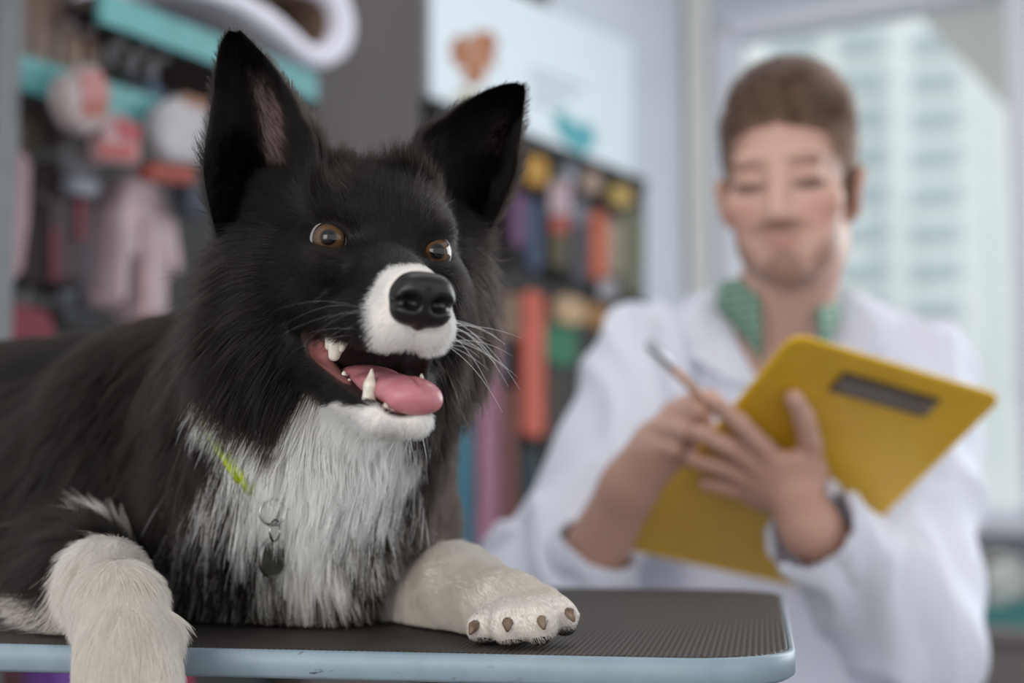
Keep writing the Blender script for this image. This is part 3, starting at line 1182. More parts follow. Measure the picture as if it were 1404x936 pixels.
def fur_material():
    m = bpy.data.materials.new('dog_fur')
    m.use_nodes = True
    nt = m.node_tree
    nt.nodes.remove(nt.nodes['Principled BSDF'])
    h = nt.nodes.new('ShaderNodeBsdfHairPrincipled')
    h.model = 'CHIANG'
    h.parametrization = 'COLOR'
    a = nt.nodes.new('ShaderNodeAttribute')
    a.attribute_name = 'Col'
    nt.links.new(a.outputs['Color'], h.inputs['Color'])
    h.inputs['Roughness'].default_value = .36
    h.inputs['IOR'].default_value = 1.32
    h.inputs['Radial Roughness'].default_value = .55
    h.inputs['Random Roughness'].default_value = .2
    df = nt.nodes.new('ShaderNodeBsdfDiffuse')   # white hairs are opaque and scatter more
    nt.links.new(a.outputs['Color'], df.inputs['Color'])
    sp = nt.nodes.new('ShaderNodeSeparateColor')
    nt.links.new(a.outputs['Color'], sp.inputs[0])
    ml = nt.nodes.new('ShaderNodeMath')
    ml.operation = 'MULTIPLY'
    ml.inputs[1].default_value = .7
    nt.links.new(sp.outputs[0], ml.inputs[0])
    ms = nt.nodes.new('ShaderNodeMixShader')
    nt.links.new(ml.outputs[0], ms.inputs[0])
    nt.links.new(h.outputs[0], ms.inputs[1])
    nt.links.new(df.outputs[0], ms.inputs[2])
    nt.links.new(ms.outputs[0], nt.nodes['Material Output'].inputs['Surface'])
    return m


def build_dog():
    base = P(300, 800, .95)
    base[2] = TZ
    dog = thing('dog', base, 'black and white long-haired sheepdog lying on the grooming table, mouth open', 'dog')
    Vh, Fh = sculpt_head()
    Vb, Fb = sculpt_body()
    ears = [ear_shell(*e, .006) for e in (EARL, EARR)]
    Vs, Fs, k = [Vb, Vh], [Fb, Fh + len(Vb)], len(Vb) + len(Vh)
    for V, F, n in ears:
        Vs.append(V)
        Fs.append(F + k)
        k += len(V)
    V, F = np.concatenate(Vs), np.concatenate(Fs)
    me = mesh('body', V, F)
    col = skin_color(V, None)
    i0 = len(Vb) + len(Vh)
    for (Ve, Fe, n), pink in zip(ears, (1, .25)):
        nu = 20
        u = np.tile(np.linspace(0, 1, nu), n // nu)
        v = np.repeat(np.linspace(0, 1, n // nu), nu)
        k = sst(.34, .5, u) * sst(.86, .72, u) * sst(.68, .42, v) * pink
        col[i0:i0 + n] = col[i0:i0 + n] * (1 - k[:, None]) + np.array(srgb(96, 80, 78)) * k[:, None]
        i0 += 2 * n
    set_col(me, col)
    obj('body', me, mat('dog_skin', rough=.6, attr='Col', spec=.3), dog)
    dog_details(dog)
    if not FUR:
        return dog
    m_fur = fur_material()

    def bare(p):
        q = HL(p)
        nose = (q[:, 1] < -6.8) & (np.abs(q[:, 0]) < 1.45) & (q[:, 2] > -3.7)
        e = np.min([np.linalg.norm((q - np.array((s * 2.72, -.2, 0))) / np.array((1.0, 1.6, .80)), axis=1) for s in (-1, 1)], axis=0) < 1
        return (mouth_d(q) < .22) & (q[:, 1] < 2.5) | nose | e

    def facing(p, n):
        return np.clip(.65 - (n * unit(p - CAM)).sum(1) * 1.2, .25, 1)
    nB = len(Vb)

    def dens_body(p, n):
        d = 75e4 * facing(p, n) * np.where(p[:, 0] < -.45, .35, 1)
        q = HL(p)
        inside = (q[:, 1] < 5) & (q[:, 1] > -9) & (q[:, 2] > -7) & (np.abs(q[:, 0]) < 4.3)
        legs = sst(.87, .83, p[:, 2]) * sst(.88, .82, p[:, 1])
        return d * np.where(inside, .05, 1) * (1 + 2.2 * legs)
    keep = lambda p, n: ~bare(p)
    grow('fur', Vb, Fb, dens_body, dog, m_fur, 1, 8, .00017, .72, 34)
    grow('head_fur', Vh, Fh, lambda p, n: 230e4 * facing(p, n) * np.where(HL(p)[:, 1] > 8, .12, 1), dog, m_fur, 2, 6, .00012, .45, 18, keep=keep)
    i = 0
    for (Ve, Fe, n), pink in zip(ears, (1, .3)):
        def de(p, nn):
            return 260e4 * facing(p, nn)
        # the bare patch inside the near ear
        def keep_e(p, nn, Ve=Ve, n=n, pink=pink):
            kd = kdtree.KDTree(n)
            for a in range(n):
                kd.insert(Ve[a], a)
            kd.balance()
            ix = np.array([kd.find(x)[1] for x in p])
            dd = np.linalg.norm(Ve[ix] - p, axis=1)
            u, v = (ix % 20) / 19, (ix // 20) / (n // 20 - 1)
            k = sst(.36, .5, u) * sst(.84, .74, u) * sst(.66, .42, v) * pink * (dd < .0025)
            return np.random.default_rng(5).random(len(p)) > k * .93
        grow('ear_fur', Ve, Fe, de, dog, m_fur, 3 + i, 5, .00012, .35, 16, keep=keep_e)
        i += 1
    return dog


DOG = build_dog()


def surf_depth(px, py, rad=7):
    """depth of the dog's skin where a pixel ray meets it (nearest vertex)"""
    me = [o for o in DOG.children if o.name == 'body'][0].data
    co = np.empty(len(me.vertices) * 3, np.float32)
    me.vertices.foreach_get('co', co)
    q = co.reshape(-1, 3) - CAM
    d = q @ FW
    x, y = 702 + FPX * (q @ RT) / d, 468 - FPX * (q @ UP) / d
    k = (abs(x - px) < rad) & (abs(y - py) < rad)
    return d[k].min() if k.any() else .85


def spline(K, n, closed=False):
    K = np.asarray(K, float)
    out = []
    m = len(K) if closed else len(K) - 1
    for i in range(m):
        g = (lambda j: K[j % len(K)]) if closed else (lambda j: K[min(max(j, 0), len(K) - 1)])
        p0, p1, p2, p3 = g(i - 1), g(i), g(i + 1), g(i + 2)
        for u in np.linspace(0, 1, n, endpoint=False):
            out.append(0.5 * (2 * p1 + (p2 - p0) * u + (2 * p0 - 5 * p1 + 4 * p2 - p3) * u * u + (3 * p1 - p0 - 3 * p2 + p3) * u ** 3))
    if not closed:
        out.append(K[-1])
    return np.array(out)


def build_collar():
    ctl = []
    for x, y, off in ((284, 572, .008), (298, 604, .020), (316, 634, .027), (335, 660, .020), (356, 684, .012), (390, 704, .004), (450, 712, -.004), (520, 690, -.010), (575, 630, -.010)):
        ctl.append(P(x, y, surf_depth(x, y) - off))
    a, b = ctl[-1], ctl[0]
    c = (np.mean(ctl, 0))
    back = np.array([0, 1, .25])
    ctl += [a + back * .06 + np.array([.012, 0, 0]), (a + b) / 2 + back * .155, b + back * .06 - np.array([.01, 0, 0])]
    path = spline(ctl, 24, True)
    base = P(375, 790, surf_depth(375, 740) - .02)
    t = thing('dog_collar', base, 'braided lime green cord collar with a round steel tag around the neck of the dog', 'collar')
    m = mat('lime_cord', srgb(176, 190, 44), .65, noise=(400, srgb(140, 158, 30)), bump=(900, .5, .001))
    T = unit(np.roll(path, -1, 0) - np.roll(path, 1, 0))
    U = unit(np.cross(T, [0, 0, 1.0]))
    Wv = np.cross(T, U)
    s = np.cumsum(np.linalg.norm(np.roll(path, -1, 0) - path, axis=1))
    for k in range(3):                           # three twisted strands
        ph = s / .0055 * 1.0 + k * 2 * math.pi / 3
        pts = path + .0019 * (np.cos(ph)[:, None] * U + np.sin(ph)[:, None] * Wv)
        mb = MB()
        rings = []
        for p, u, w in zip(pts, U, Wv):
            rings.append([p + .0021 * (math.cos(a) * u + math.sin(a) * w) for a in np.linspace(0, 6.2832, 7, endpoint=False)])
        rings.append(rings[0])
        mb.rings(rings, cap=False).build('cord_strand', m, t, smooth=True)
    steel = mat('tag_steel', srgb(150, 150, 148), .22, 1.0)
    dk = mat('tag_face', srgb(84, 82, 78), .32, .9, noise=(220, srgb(66, 64, 61)))
    dd = surf_depth(375, 700) - .026
    d1 = surf_depth(375, 760) - .030

    def ring(c, r, wire, tilt, name, par):
        a = np.linspace(0, 2 * math.pi, 28)
        rt = np.array([math.cos(tilt), math.sin(tilt), 0])
        pts = [c + r * (math.cos(x) * rt + math.sin(x) * np.array([0, 0, 1.0])) for x in a]
        return MB().tube(pts, wire, 8, cap=False).build(name, steel, par, smooth=True)
    ring(P(374, 702, dd), .0068, .0008, .3, 'ring', t)
    ring(P(377, 727, dd - .001), .0056, .0007, 1.25, 'ring', t)
    # oval disc turned away from the lens
    c = P(375, 763, d1)
    ax = unit(np.array([.52, .85, 0]))
    zz = unit(np.array([.06, 0, 1.0]))
    nn = np.cross(ax, zz)
    al = np.linspace(0, 2 * math.pi, 40, endpoint=False)
    prof = [(.88, -.0010), (1, -.0006), (1, .0006), (.88, .0010)]
    rings = [[c + k * .0118 * (math.cos(a) * ax + math.sin(a) * zz) + nn * h for a in al] for k, h in prof]
    tg = MB().rings(rings).build('tag', steel, t, smooth=False)
    for sgn in (-1, 1):
        rr = [[c + k * .0118 * (math.cos(a) * ax + math.sin(a) * zz) + nn * sgn * h for a in al] for k, h in ((.86, .0008), (.86, .00125), (.80, .0013))]
        MB().rings(rr).build('tag_face', dk, tg)
    return t


def build_whiskers():
    rng = np.random.default_rng(12)
    Q = []
    for s in (-1, 1):
        for i in range(8 if s < 0 else 18):
            y, z = rng.uniform(-6.3, -4.2), rng.uniform(-4.6, -3.2)
            p = np.array([s * 1.9, y, z])
            d = unit(np.array([s * rng.uniform(.7, 1.1), rng.uniform(-.25, .35), rng.uniform(-.35, .25)]))
            L = rng.uniform(2.0, 4.6)
            t = np.linspace(0, 1, 10)[:, None]
            Q.append(p + L * (d * t + np.array([0, .15, -.55]) * t * t * rng.uniform(.4, 1)))
    for i in range(16):
        p = np.array([rng.uniform(-1.2, 1.4), rng.uniform(-5.6, -3.0), -8.7])
        d = unit(np.array([rng.uniform(-.5, .6), rng.uniform(-.4, .3), -1]))
        t = np.linspace(0, 1, 10)[:, None]
        Q.append(p + rng.uniform(1.2, 3.0) * (d * t + np.array([0, .2, -.1]) * t * t))
    for s in (-1, 1):
        for i in range(5):
            p = np.array([s * rng.uniform(1.6, 2.6), .2, 1.5 + rng.uniform(-.1, .3)])
            t = np.linspace(0, 1, 10)[:, None]
            Q.append(p + rng.uniform(1., 2.) * (unit(np.array([s * .4, -.6, .8])) * t + np.array([s * .2, .5, -.1]) * t * t))
    Q = np.array(Q) * .01 @ HR.T + HT
    n = len(Q)
    hc = bpy.data.hair_curves.new('whiskers')
    hc.add_curves([10] * n)
    hc.points.foreach_set('position', Q.astype(np.float32).ravel())
    at = hc.attributes.get('radius') or hc.attributes.new('radius', 'FLOAT', 'POINT')
    at.data.foreach_set('value', np.tile(np.linspace(.00014, .00003, 10), n).astype(np.float32))
    at = hc.attributes.new('Col', 'FLOAT_COLOR', 'CURVE')
    cc = np.ones((n, 4), np.float32)
    cc[:, :3] = .75
    cc[-10:, :3] = .03
    cc[:8, :3] = .05
    at.data.foreach_set('color', cc.ravel())
    obj('whiskers', hc, fur_material(), DOG, kind='stuff')


build_collar()
build_whiskers()

# ------------------------------------------------------------------ man with clipboard
BQ = [P(1080, 455, 1.2448), P(1368, 550, 1.3363), P(1112, 802, 1.5317), P(860, 755, 1.4490)]   # board corners
BU = unit((BQ[1] - BQ[0]) + (BQ[2] - BQ[3]))
BV = (BQ[3] - BQ[0]) + (BQ[2] - BQ[1])
BV = unit(BV - (BV @ BU) * BU)
BN = unit(np.cross(BU, BV))
if BN[1] > 0:
    BN = -BN                                     # underside of the board, towards the lens
BC = np.mean(BQ, 0)
BW, BH = .236, .322


def on_board(x, y, off=0.0):
    return PN(x, y, BC + BN * off, BN)


def build_clipboard():
    o = BC + BV * BH / 2
    t = thing('clipboard', o, 'yellow clipboard with a steel clip held up in the hands of the man', 'clipboard')
    m = mat('yellow_plastic', srgb(212, 168, 44), .4, 0, .5, noise=(30, srgb(205, 160, 38)))
    r = .012
    pts = []
    for cx, cy, a0 in ((BW / 2 - r, BH / 2 - r, 0), (-BW / 2 + r, BH / 2 - r, 90), (-BW / 2 + r, -BH / 2 + r, 180), (BW / 2 - r, -BH / 2 + r, 270)):
        for a in np.linspace(a0, a0 + 90, 6):
            pts.append((cx + r * math.cos(math.radians(a)), cy + r * math.sin(math.radians(a))))
    MB().prism(pts, BU, BV, BN, BC - BN * .0035, .0035).build('board', m, t, bevel=.0008)
    edge = mat('yellow_edge', srgb(232, 184, 22), .35)
    rim = [BC + p[0] * BU + p[1] * BV - BN * .0017 for p in pts]
    MB().tube(rim + rim[:2], .0024, 8, cap=False).build('edge_binding', edge, t, smooth=True)
    pap = mat('paper', srgb(232, 232, 230), .8)
    for k in range(3):
        d = .0042 + k * .0007
        MB().prism([(-.100 + k * .002, -.125), (.104, -.125 + k * .001), (.104, .150), (-.102, .150 - k * .002)], BU, BV, -BN, BC - BN * d, .0004).build('paper_sheet', pap, t)
    st = mat('clip_steel', srgb(150, 140, 130), .3, 1.0)
    dk = mat('clip_dark', srgb(120, 108, 98), .4, .8)
    c0 = BC - BV * .127 + BU * .006

    def plate(w, h, d, z, name, mm, par):
        return MB().prism([(-w, -h), (w, -h), (w, h), (-w, h)], BU, BV, BN, c0 + BN * z, d).build(name, mm, par, bevel=.0015)
    cl = plate(.056, .0135, .0022, .0002, 'clip', dk, t)
    plate(.048, .0085, .0012, .0024, 'clip_plate', st, cl)
    for s in (-1, 1):
        a = np.linspace(0, 6.283, 16, endpoint=False)
        c = c0 + BU * s * .050 + BN * .0024
        MB().rings([[c + r_ * (math.cos(x) * BU + math.sin(x) * BV) + BN * h for x in a] for r_, h in ((.0045, 0), (.0042, .0012), (.002, .002))]).build('rivet', st, cl, smooth=True)
    # spring and jaw on the writing side
    MB().prism([(-.055, -.018), (.055, -.018), (.050, .022), (-.050, .022)], BU, BV, -BN, c0 - BN * .0068, .005).build('clip_jaw', st, t, bevel=.001)
    MB().tube([c0 - BN * .013 - BU * .05, c0 - BN * .013 + BU * .05], .004, 12).build('clip_spring', st, t, smooth=True)
    return t


MHT = P(1083, 266, 1.57)
MHR = euler(math.radians(-19), math.radians(7.5), math.radians(-1.5))


def MH(x, y, z):
    return MHR @ (np.array([x, y, z]) * .01) + MHT


SHL, SHR = P(888, 505, 1.73), P(1262, 530, 1.73)
ELL, ELR = P(762, 858, 1.47), P(1252, 872, 1.45)
WRL, WRR = P(862, 668, 1.40), on_board(1110, 722, .070)
HIP = np.array([.33, 1.74, .545])
KNL, KNR = np.array([.21, 1.33, .53]), np.array([.47, 1.33, .53])
ANL, ANR = np.array([.20, 1.37, .09]), np.array([.49, 1.36, .09])

# fingers: joint chains and radii
F_HOLD = [([on_board(1050, 618, .018), on_board(1014, 580, .015), on_board(978, 549, .0105)], [.0105, .0092, .0078]),
          ([on_board(1036, 636, .019), on_board(996, 610, .015), on_board(957, 592, .0105)], [.0105, .0094, .008]),
          ([on_board(1030, 657, .019), on_board(990, 640, .015), on_board(950, 630, .0105)], [.010, .009, .0076]),
          ([on_board(1034, 680, .019), on_board(1000, 668, .016), on_board(966, 662, .010)], [.009, .008, .007]),
          ([on_board(1092, 676, .026), on_board(1112, 612, .017), on_board(1102, 572, .014), on_board(1089, 545, .0125)], [.014, .0115, .0105, .0085])]
F_WRITE = [([P(940, 556, 1.365), P(974, 546, 1.345), P(990, 562, 1.362)], [.0105, .0092, .0078]),
           ([P(922, 566, 1.36), P(956, 562, 1.335), P(972, 584, 1.36)], [.0105, .0094, .008]),
           ([P(906, 584, 1.36), P(938, 590, 1.335), P(952, 608, 1.36)], [.010, .009, .0078]),
           ([P(896, 606, 1.365), P(924, 616, 1.345), P(938, 632, 1.365)], [.009, .008, .007]),
           ([P(893, 640, 1.385), P(930, 594, 1.40), P(962, 562, 1.392)], [.013, .011, .009])]


def sculpt_man():
    c = .01
    S = Sculpt((-.12, 1.18, .02), (.76, 2.02, 1.42), .0035)

    def E_(p, r, k=1.0, R=None, sub=False):
        S.ell(MH(*p), np.array(r) * c * np.ones(3), k * c, MHR if R is None else MHR @ R, sub)

    def C_(a, b, ra, rb, k=1.0, sub=False):
        S.cap(MH(*a), MH(*b), ra * c, rb * c, k * c, sub)
    E_((0, 1.2, 4.9), (7.0, 9.2, 8.7))
    E_((0, -3.0, -2.2), (5.9, 6.2, 7.6), 2)
    E_((0, -3.8, -6.2), (5.0, 5.0, 3.5), 2)
    E_((0, -7.7, -8.3), (2.3, 1.8, 1.8), 1.5)
    C_((-3.7, -7.7, 3.1), (3.7, -7.7, 3.1), 1.1, 1.1, 1.2)
    for s in (-1, 1):
        E_((s * 4.1, -5.8, -1.2), (2.2, 2.2, 1.8), 1.5)
        E_((s * 3.1, -9.6, 1.15), (1.8, 1.9, 1.15), .9, None, True)
        E_((s * 3.1, -7.2, 1.0), (1.5, 1.2, 1.1), .4)
        E_((s * 7.15, .8, -.4), (.75, 2.1, 3.1), .5, euler(s * .5, 0, s * .2))
        E_((s * 7.7, .2, -.4), (.5, 1.2, 1.9), .4, euler(s * .5, 0, s * .2), True)
        E_((s * 1.2, -9.8, -2.9), (.85, .9, .75), .4)
    C_((0, -8.3, 1.8), (0, -10.8, -2.5), .85, 1.1, .8)
    E_((0, -8.8, -4.9), (2.4, .95, .45), .5)
    E_((0, -8.7, -5.75), (2.0, .95, .5), .5)
    S.cap(MH(.5, 2.5, -5), P(1060, 470, 1.725), .054, .060, .02)
    # trunk and limbs
    S.cap(P(1070, 470, 1.76), SHL, .055, .05, .04)
    S.cap(P(1070, 470, 1.76), SHR, .055, .05, .04)
    for x in (1005, 1145):
        S.cap(P(x, 560, 1.76), HIP + np.array([(x - 1075) * .0009, 0, .06]), .105, .11, .06)
    S.cap(SHL, ELL, .048, .040, .02)
    S.cap(SHR, ELR, .048, .040, .02)
    S.cap(ELL, WRL, .041, .0265, .02)
    S.cap(ELR, WRR, .041, .0265, .02)
    for kn, an, s in ((KNL, ANL, -1), (KNR, ANR, 1)):
        S.cap(HIP + np.array([s * .09, 0, 0]), kn, .075, .055, .03)
        S.cap(kn, an, .05, .035, .02)
        S.cap(an, an + np.array([s * .02, -.15, -.045]), .033, .026, .01)
    # hands
    pal = (on_board(1078, 660, .024), np.stack([BU, BV, BN], 1))
    S.ell(pal[0], (.040, .044, .0165), .012, pal[1])
    S.cap(WRR, pal[0], .026, .022, .015)
    for ch, rr in F_HOLD[:4]:
        S.cap(pal[0] + (ch[0] - pal[0]) * .3, ch[0], .014, rr[0], .006)
    S.cap(WRL, P(905, 612, 1.378), .0265, .028, .015)
    for ch, rr in F_WRITE:
        S.cap(P(903, 615, 1.380), ch[0], .017, rr[0] * 1.05, .006)
    for ch, rr in F_HOLD + F_WRITE:
        S.chain(ch, rr, .003)
    return S.nets(1)


def man_color(p, n):
    q = (p - MHT) @ MHR * 100
    skin = np.array(srgb(205, 164, 148))
    col = np.tile(skin, (len(p), 1))
    j = noise3(q, 1.5)[:, 0] * .15

    def mixin(k, c_):
        nonlocal col
        col = col * (1 - k[:, None]) + np.array(c_) * k[:, None]
    head = q[:, 2] > -14
    ch = np.maximum(ell_d(q, (-4.3, -7.5, -2.8), (3, 3, 2.6)), ell_d(q, (4.3, -7.5, -2.8), (3, 3, 2.6)))
    mixin(sst(-.1, .5, ch) * .5 * head, srgb(205, 148, 136))
    beard = sst(-.15, .35, -cap_d(q, (0, -9, -8.6), (0, -4, -10.4), 3.0, 4.2) / 3.6 + j)
    beard = np.maximum(beard, .8 * sst(-.3, .4, ell_d(q, (0, -8.6, -4.0), (3.6, 3.6, .85)) + j))
    for s in (-1, 1):
        beard = np.maximum(beard, sst(-.2, .5, -cap_d(q, (s * 5.6, -2.5, -3), (s * 4.0, -6, -7.6), 1.9, 2.4) / 2 + j) * .75)
    mixin(beard * .78 * head, srgb(126, 94, 80))
    mixin(sst(-.2, .4, np.maximum(ell_d(q, (0, -8.6, -4.95), (2.5, 3.0, .5)), ell_d(q, (0, -8.5, -5.75), (2.0, 3.0, .55)))) * .8, srgb(182, 130, 122))
    for s in (-1, 1):
        mixin(sst(-.3, .3, ell_d(q, (s * 3.2, -8.6, 3.0), (2.4, 2.6, .5))) * .55, srgb(104, 82, 72))
        mixin(sst(-.3, .2, ell_d(q, (s * 3.1, -8.0, .35), (1.8, 2.2, .65))) * .8, srgb(84, 60, 55))
        mixin(sst(.0, .5, ell_d(q, (s * 8.0, 1.0, -.4), (1.6, 2.6, 3.4))) * .35, srgb(212, 140, 126))
    for s in (-1, 1):                            # cropped hair fading into the temples
        mixin(sst(-.3, .4, ell_d(q, (s * 6.6, .5, 3.2), (2.6, 6.0, 5.4)) + j) * .85 * (np.abs(q[:, 0]) < 7.15), srgb(148, 121, 107))
    mixin(sst(5.6, 7.4, q[:, 2] + .1 * q[:, 1] + j * 3) * .7, srgb(134, 109, 97))
    arms = q[:, 2] < -25
    mixin(arms * .55, srgb(186, 140, 122))  # forearms and hands tinted darker, their shade put into the skin colour
    return col


def build_man():
    man = thing('person', np.array([HIP[0], HIP[1] - .2, 0]), 'seated man in a white lab coat and green checked shirt writing on a yellow clipboard', 'person')
    V, F = sculpt_man()
    me = mesh('body', V, F)
    N, _ = vnormals(V, F)
    set_col(me, man_color(V, N))
    obj('body', me, mat('man_skin', rough=.5, attr='Col', spec=.4, sss=.12), man)
    # hair
    c = .01
    S = Sculpt(MHT - .17, MHT + .19, .0028)
    S.ell(MH(0, 1.6, 5.3), np.array((7.35, 9.3, 9.0)) * c, .01, MHR)
    S.ell(MH(.3, -1.5, 9.6), np.array((5.6, 6.6, 4.4)) * c, .02, MHR)
    S.ell(MH(-.3, -12, -.8), np.array((5.5, 8.4, 9.0)) * c, .006, MHR, True)
    S.ell(MH(0, -3.2, -6.6), np.array((9.5, 7.0, 7.6)) * c, .006, MHR, True)
    S.ell(MH(0, 5, -9.2), np.array((9.5, 12, 5)) * c, .006, MHR, True)
    V, F = S.nets(1)
    me = mesh('hair', V, F)
    q = (V - MHT) @ MHR * 100
    top = sst(3.5, 8.5, q[:, 2] + noise3(q, 1.0)[:, 0] * .6)[:, None]
    set_col(me, np.array(srgb(152, 126, 112)) * (1 - top) + np.array(srgb(124, 102, 90)) * top)
    obj('hair', me, mat('short_hair', rough=.75, attr='Col', spec=.2, bump=(500, .6, .002)), man)
    # strands of the crop, longer on top
    rng = np.random.default_rng(21)
    Nh, Ah = vnormals(V, F)
    fi = rng.choice(len(F), 16000, p=Ah / Ah.sum())
    uv = rng.random((2, len(fi), 1))
    qd = V[F[fi]]
    pp = (qd[:, 0] * (1 - uv[0]) + qd[:, 1] * uv[0]) * (1 - uv[1]) + (qd[:, 3] * (1 - uv[0]) + qd[:, 2] * uv[0]) * uv[1]
    nn = unit(Nh[F[fi]].mean(1))
    ql = (pp - MHT) @ MHR * 100
    tp = sst(5.5, 10.5, ql[:, 2])
    ln = (.003 + .009 * tp) * rng.uniform(.5, 1.2, len(pp))
    dr = unit(nn * .55 + (MHR @ np.array([.5, .25, .45]))[None] * (tp[:, None] * .9) + np.array([0, 0, -.35]) * (1 - tp[:, None]) + noise3(pp, 60) * .3 + rng.normal(size=pp.shape) * .2)
    tt = np.linspace(0, 1, 4)[None, :, None]
    Qh = pp[:, None] + ln[:, None, None] * dr[:, None] * tt + np.array([0, 0, -.25]) * ln[:, None, None] * tt * tt
    hc = bpy.data.hair_curves.new('hair_strands')
    hc.add_curves([4] * len(pp))
    hc.points.foreach_set('position', Qh.astype(np.float32).ravel())
    at = hc.attributes.get('radius') or hc.attributes.new('radius', 'FLOAT', 'POINT')
    at.data.foreach_set('value', np.tile(np.array([.0006, .0006, .0005, .0002], np.float32), len(pp)))
    at = hc.attributes.new('Col', 'FLOAT_COLOR', 'CURVE')
    cc = np.ones((len(pp), 4), np.float32)
    cc[:, :3] = np.array(srgb(72, 59, 53)) * rng.uniform(.7, 1.25, (len(pp), 1))
    at.data.foreach_set('color', cc.ravel())
    obj('hair_strands', hc, fur_material(), man, kind='stuff')
    # shirt
    m_shirt = mat('green_plaid', srgb(92, 142, 116), .8)
    nt = m_shirt.node_tree
    tc = nt.nodes.new('ShaderNodeTexCoord')
    last = None
    for ax in 'XZ':
        w = nt.nodes.new('ShaderNodeTexWave')
        w.bands_direction = ax
        w.inputs['Scale'].default_value = 2 * math.pi / 20 / .012
        nt.links.new(tc.outputs['Object'], w.inputs['Vector'])
        r = nt.nodes.new('ShaderNodeMapRange')
        r.inputs[1].default_value, r.inputs[2].default_value = .72, .86
        nt.links.new(w.outputs['Fac'], r.inputs[0])
        mx = nt.nodes.new('ShaderNodeMix')
        mx.data_type = 'RGBA'
        mx.inputs[6].default_value = (*srgb(66, 116, 90), 1)
        mx.inputs[7].default_value = (*srgb(150, 176, 160), 1)
        if last:
            nt.links.new(last, mx.inputs[6])
        nt.links.new(r.outputs[0], mx.inputs[0])
        last = mx.outputs[2]
    nt.links.new(last, nt.nodes['Principled BSDF'].inputs['Base Color'])
    S = Sculpt((.0, 1.5, .5), (.68, 2.0, 1.14), .004)
    S.cap(P(1070, 470, 1.76), SHL, .062, .052, .04)
    S.cap(P(1070, 470, 1.76), SHR, .062, .052, .04)
    for x in (1005, 1145):
        S.cap(P(x, 560, 1.76), HIP + np.array([(x - 1075) * .0009, 0, .06]), .112, .117, .06)
    S.cap(P(1066, 400, 1.70), P(1070, 460, 1.70), .059, .068, .015, True)
    S.ell(P(1058, 440, 1.62), (.028, .06, .06), .01, None, True)
    V, F = S.nets(1)
    sh = obj('shirt', mesh('shirt', V, F), m_shirt, man)
    # shirt collar: a band folded over, open at the throat
    nc = P(1062, 404, 1.700)
    rings = []
    for a in np.linspace(-152, 152, 48):
        t = math.radians(a + 88)
        d = np.array([math.cos(t), math.sin(t), 0])
        fr = 1 - abs(a) / 152
        low = -.010 - .080 * (1 - fr) ** 4
        fwd = np.array([0, -.03, 0]) * (1 - fr) ** 2
        rings.append([nc + d * .060 + np.array([0, 0, .026 * (.35 + .65 * fr)]) + fwd, nc + d * .070 + np.array([0, 0, .018 * fr]) + fwd, nc + d * .072 + np.array([0, 0, low]) + fwd * 1.5, nc + d * .068 + np.array([0, 0, low]) + fwd * 1.5])
    MB().rings(rings).build('shirt_collar', m_shirt, man, smooth=True)
    # coat
    m_coat = mat('white_coat', srgb(222, 224, 236), .8, 0, .2, bump=(90, .25, .004))
    S = Sculpt((-.14, 1.22, .44), (.74, 2.02, 1.15), .004)
    S.cap(P(1070, 478, 1.77), SHL, .070, .066, .04)
    S.cap(P(1070, 478, 1.77), SHR, .070, .066, .04)
    for x in (1000, 1150):
        S.cap(P(x, 560, 1.76), HIP + np.array([(x - 1075) * .0010, -.01, .04]), .125, .132, .06)
    S.cap(SHL, ELL + (SHL - ELL) * .05, .074, .066, .03)
    S.cap(ELL + (SHL - ELL) * .05, ELL + (WRL - ELL) * .50, .070, .046, .02)
    S.ell(P(742, 790, 1.50), (.066, .06, .08), .03)
    S.cap(SHR, ELR, .074, .066, .03)
    S.cap(ELR, ELR + (WRR - ELR) * .93, .070, .050, .02)
    for kn, s in ((KNL, -1), (KNR, 1)):           # coat skirt over the lap
        S.cap(HIP + np.array([s * .08, 0, .02]), HIP + (kn - HIP) * .7 + np.array([s * .01, 0, .01]), .10, .085, .05)
    # sleeve openings
    e = ELL + (WRL - ELL) * .50
    S.cap(e, WRL, .038, .040, .006, True)
    e = ELR + (WRR - ELR) * .86
    S.cap(e, WRR + (WRR - ELR) * .4, .042, .046, .006, True)
    # open front
    vn = [P(1062, 392, 1.685), P(1050, 520, 1.62)]
    S.cap(vn[0], vn[1], .066, .020, .012, True)
    S.cap(P(1058, 440, 1.655), P(1048, 540, 1.60), .040, .016, .01, True)
    S.cap(P(1066, 395, 1.71), P(1066, 360, 1.70), .074, .09, .01, True)
    V, F = S.nets(2)
    N, _ = vnormals(V, F)
    fold = noise3(V, 16)[:, 0] * .5 + noise3(V * np.array([1, 1, .55]), 38)[:, 1] * .45
    arm = np.minimum(cap_d(V, SHR, ELR, .07, .07), np.minimum(cap_d(V, ELR, WRR, .06, .05), cap_d(V, SHL, ELL, .07, .07)))
    crease = np.abs(noise3(V * np.array([1, 1, .4]), 46)[:, 2])
    V = V + N * (fold * .006 - np.where(arm < .03, crease * .017 - .006, 0))[:, None]
    V = lap(V, F, .5)
    coat = obj('lab_coat', mesh('lab_coat', V, F), m_coat, man)
    kd = kdtree.KDTree(len(V))
    for i, v in enumerate(V):
        kd.insert(v, i)
    kd.balance()

    def on_coat(px, py, d, off):
        """push a pixel point onto the coat front"""
        r = ray(px, py)
        best, bd = None, 9
        for dd in np.arange(1.45, 1.85, .005):
            p = CAM + r * dd
            k = kd.find(p)
            if k[2] < bd:
                bd, best = k[2], p
            if k[2] < .006:
                best = p
                break
        return best - unit(r) * off
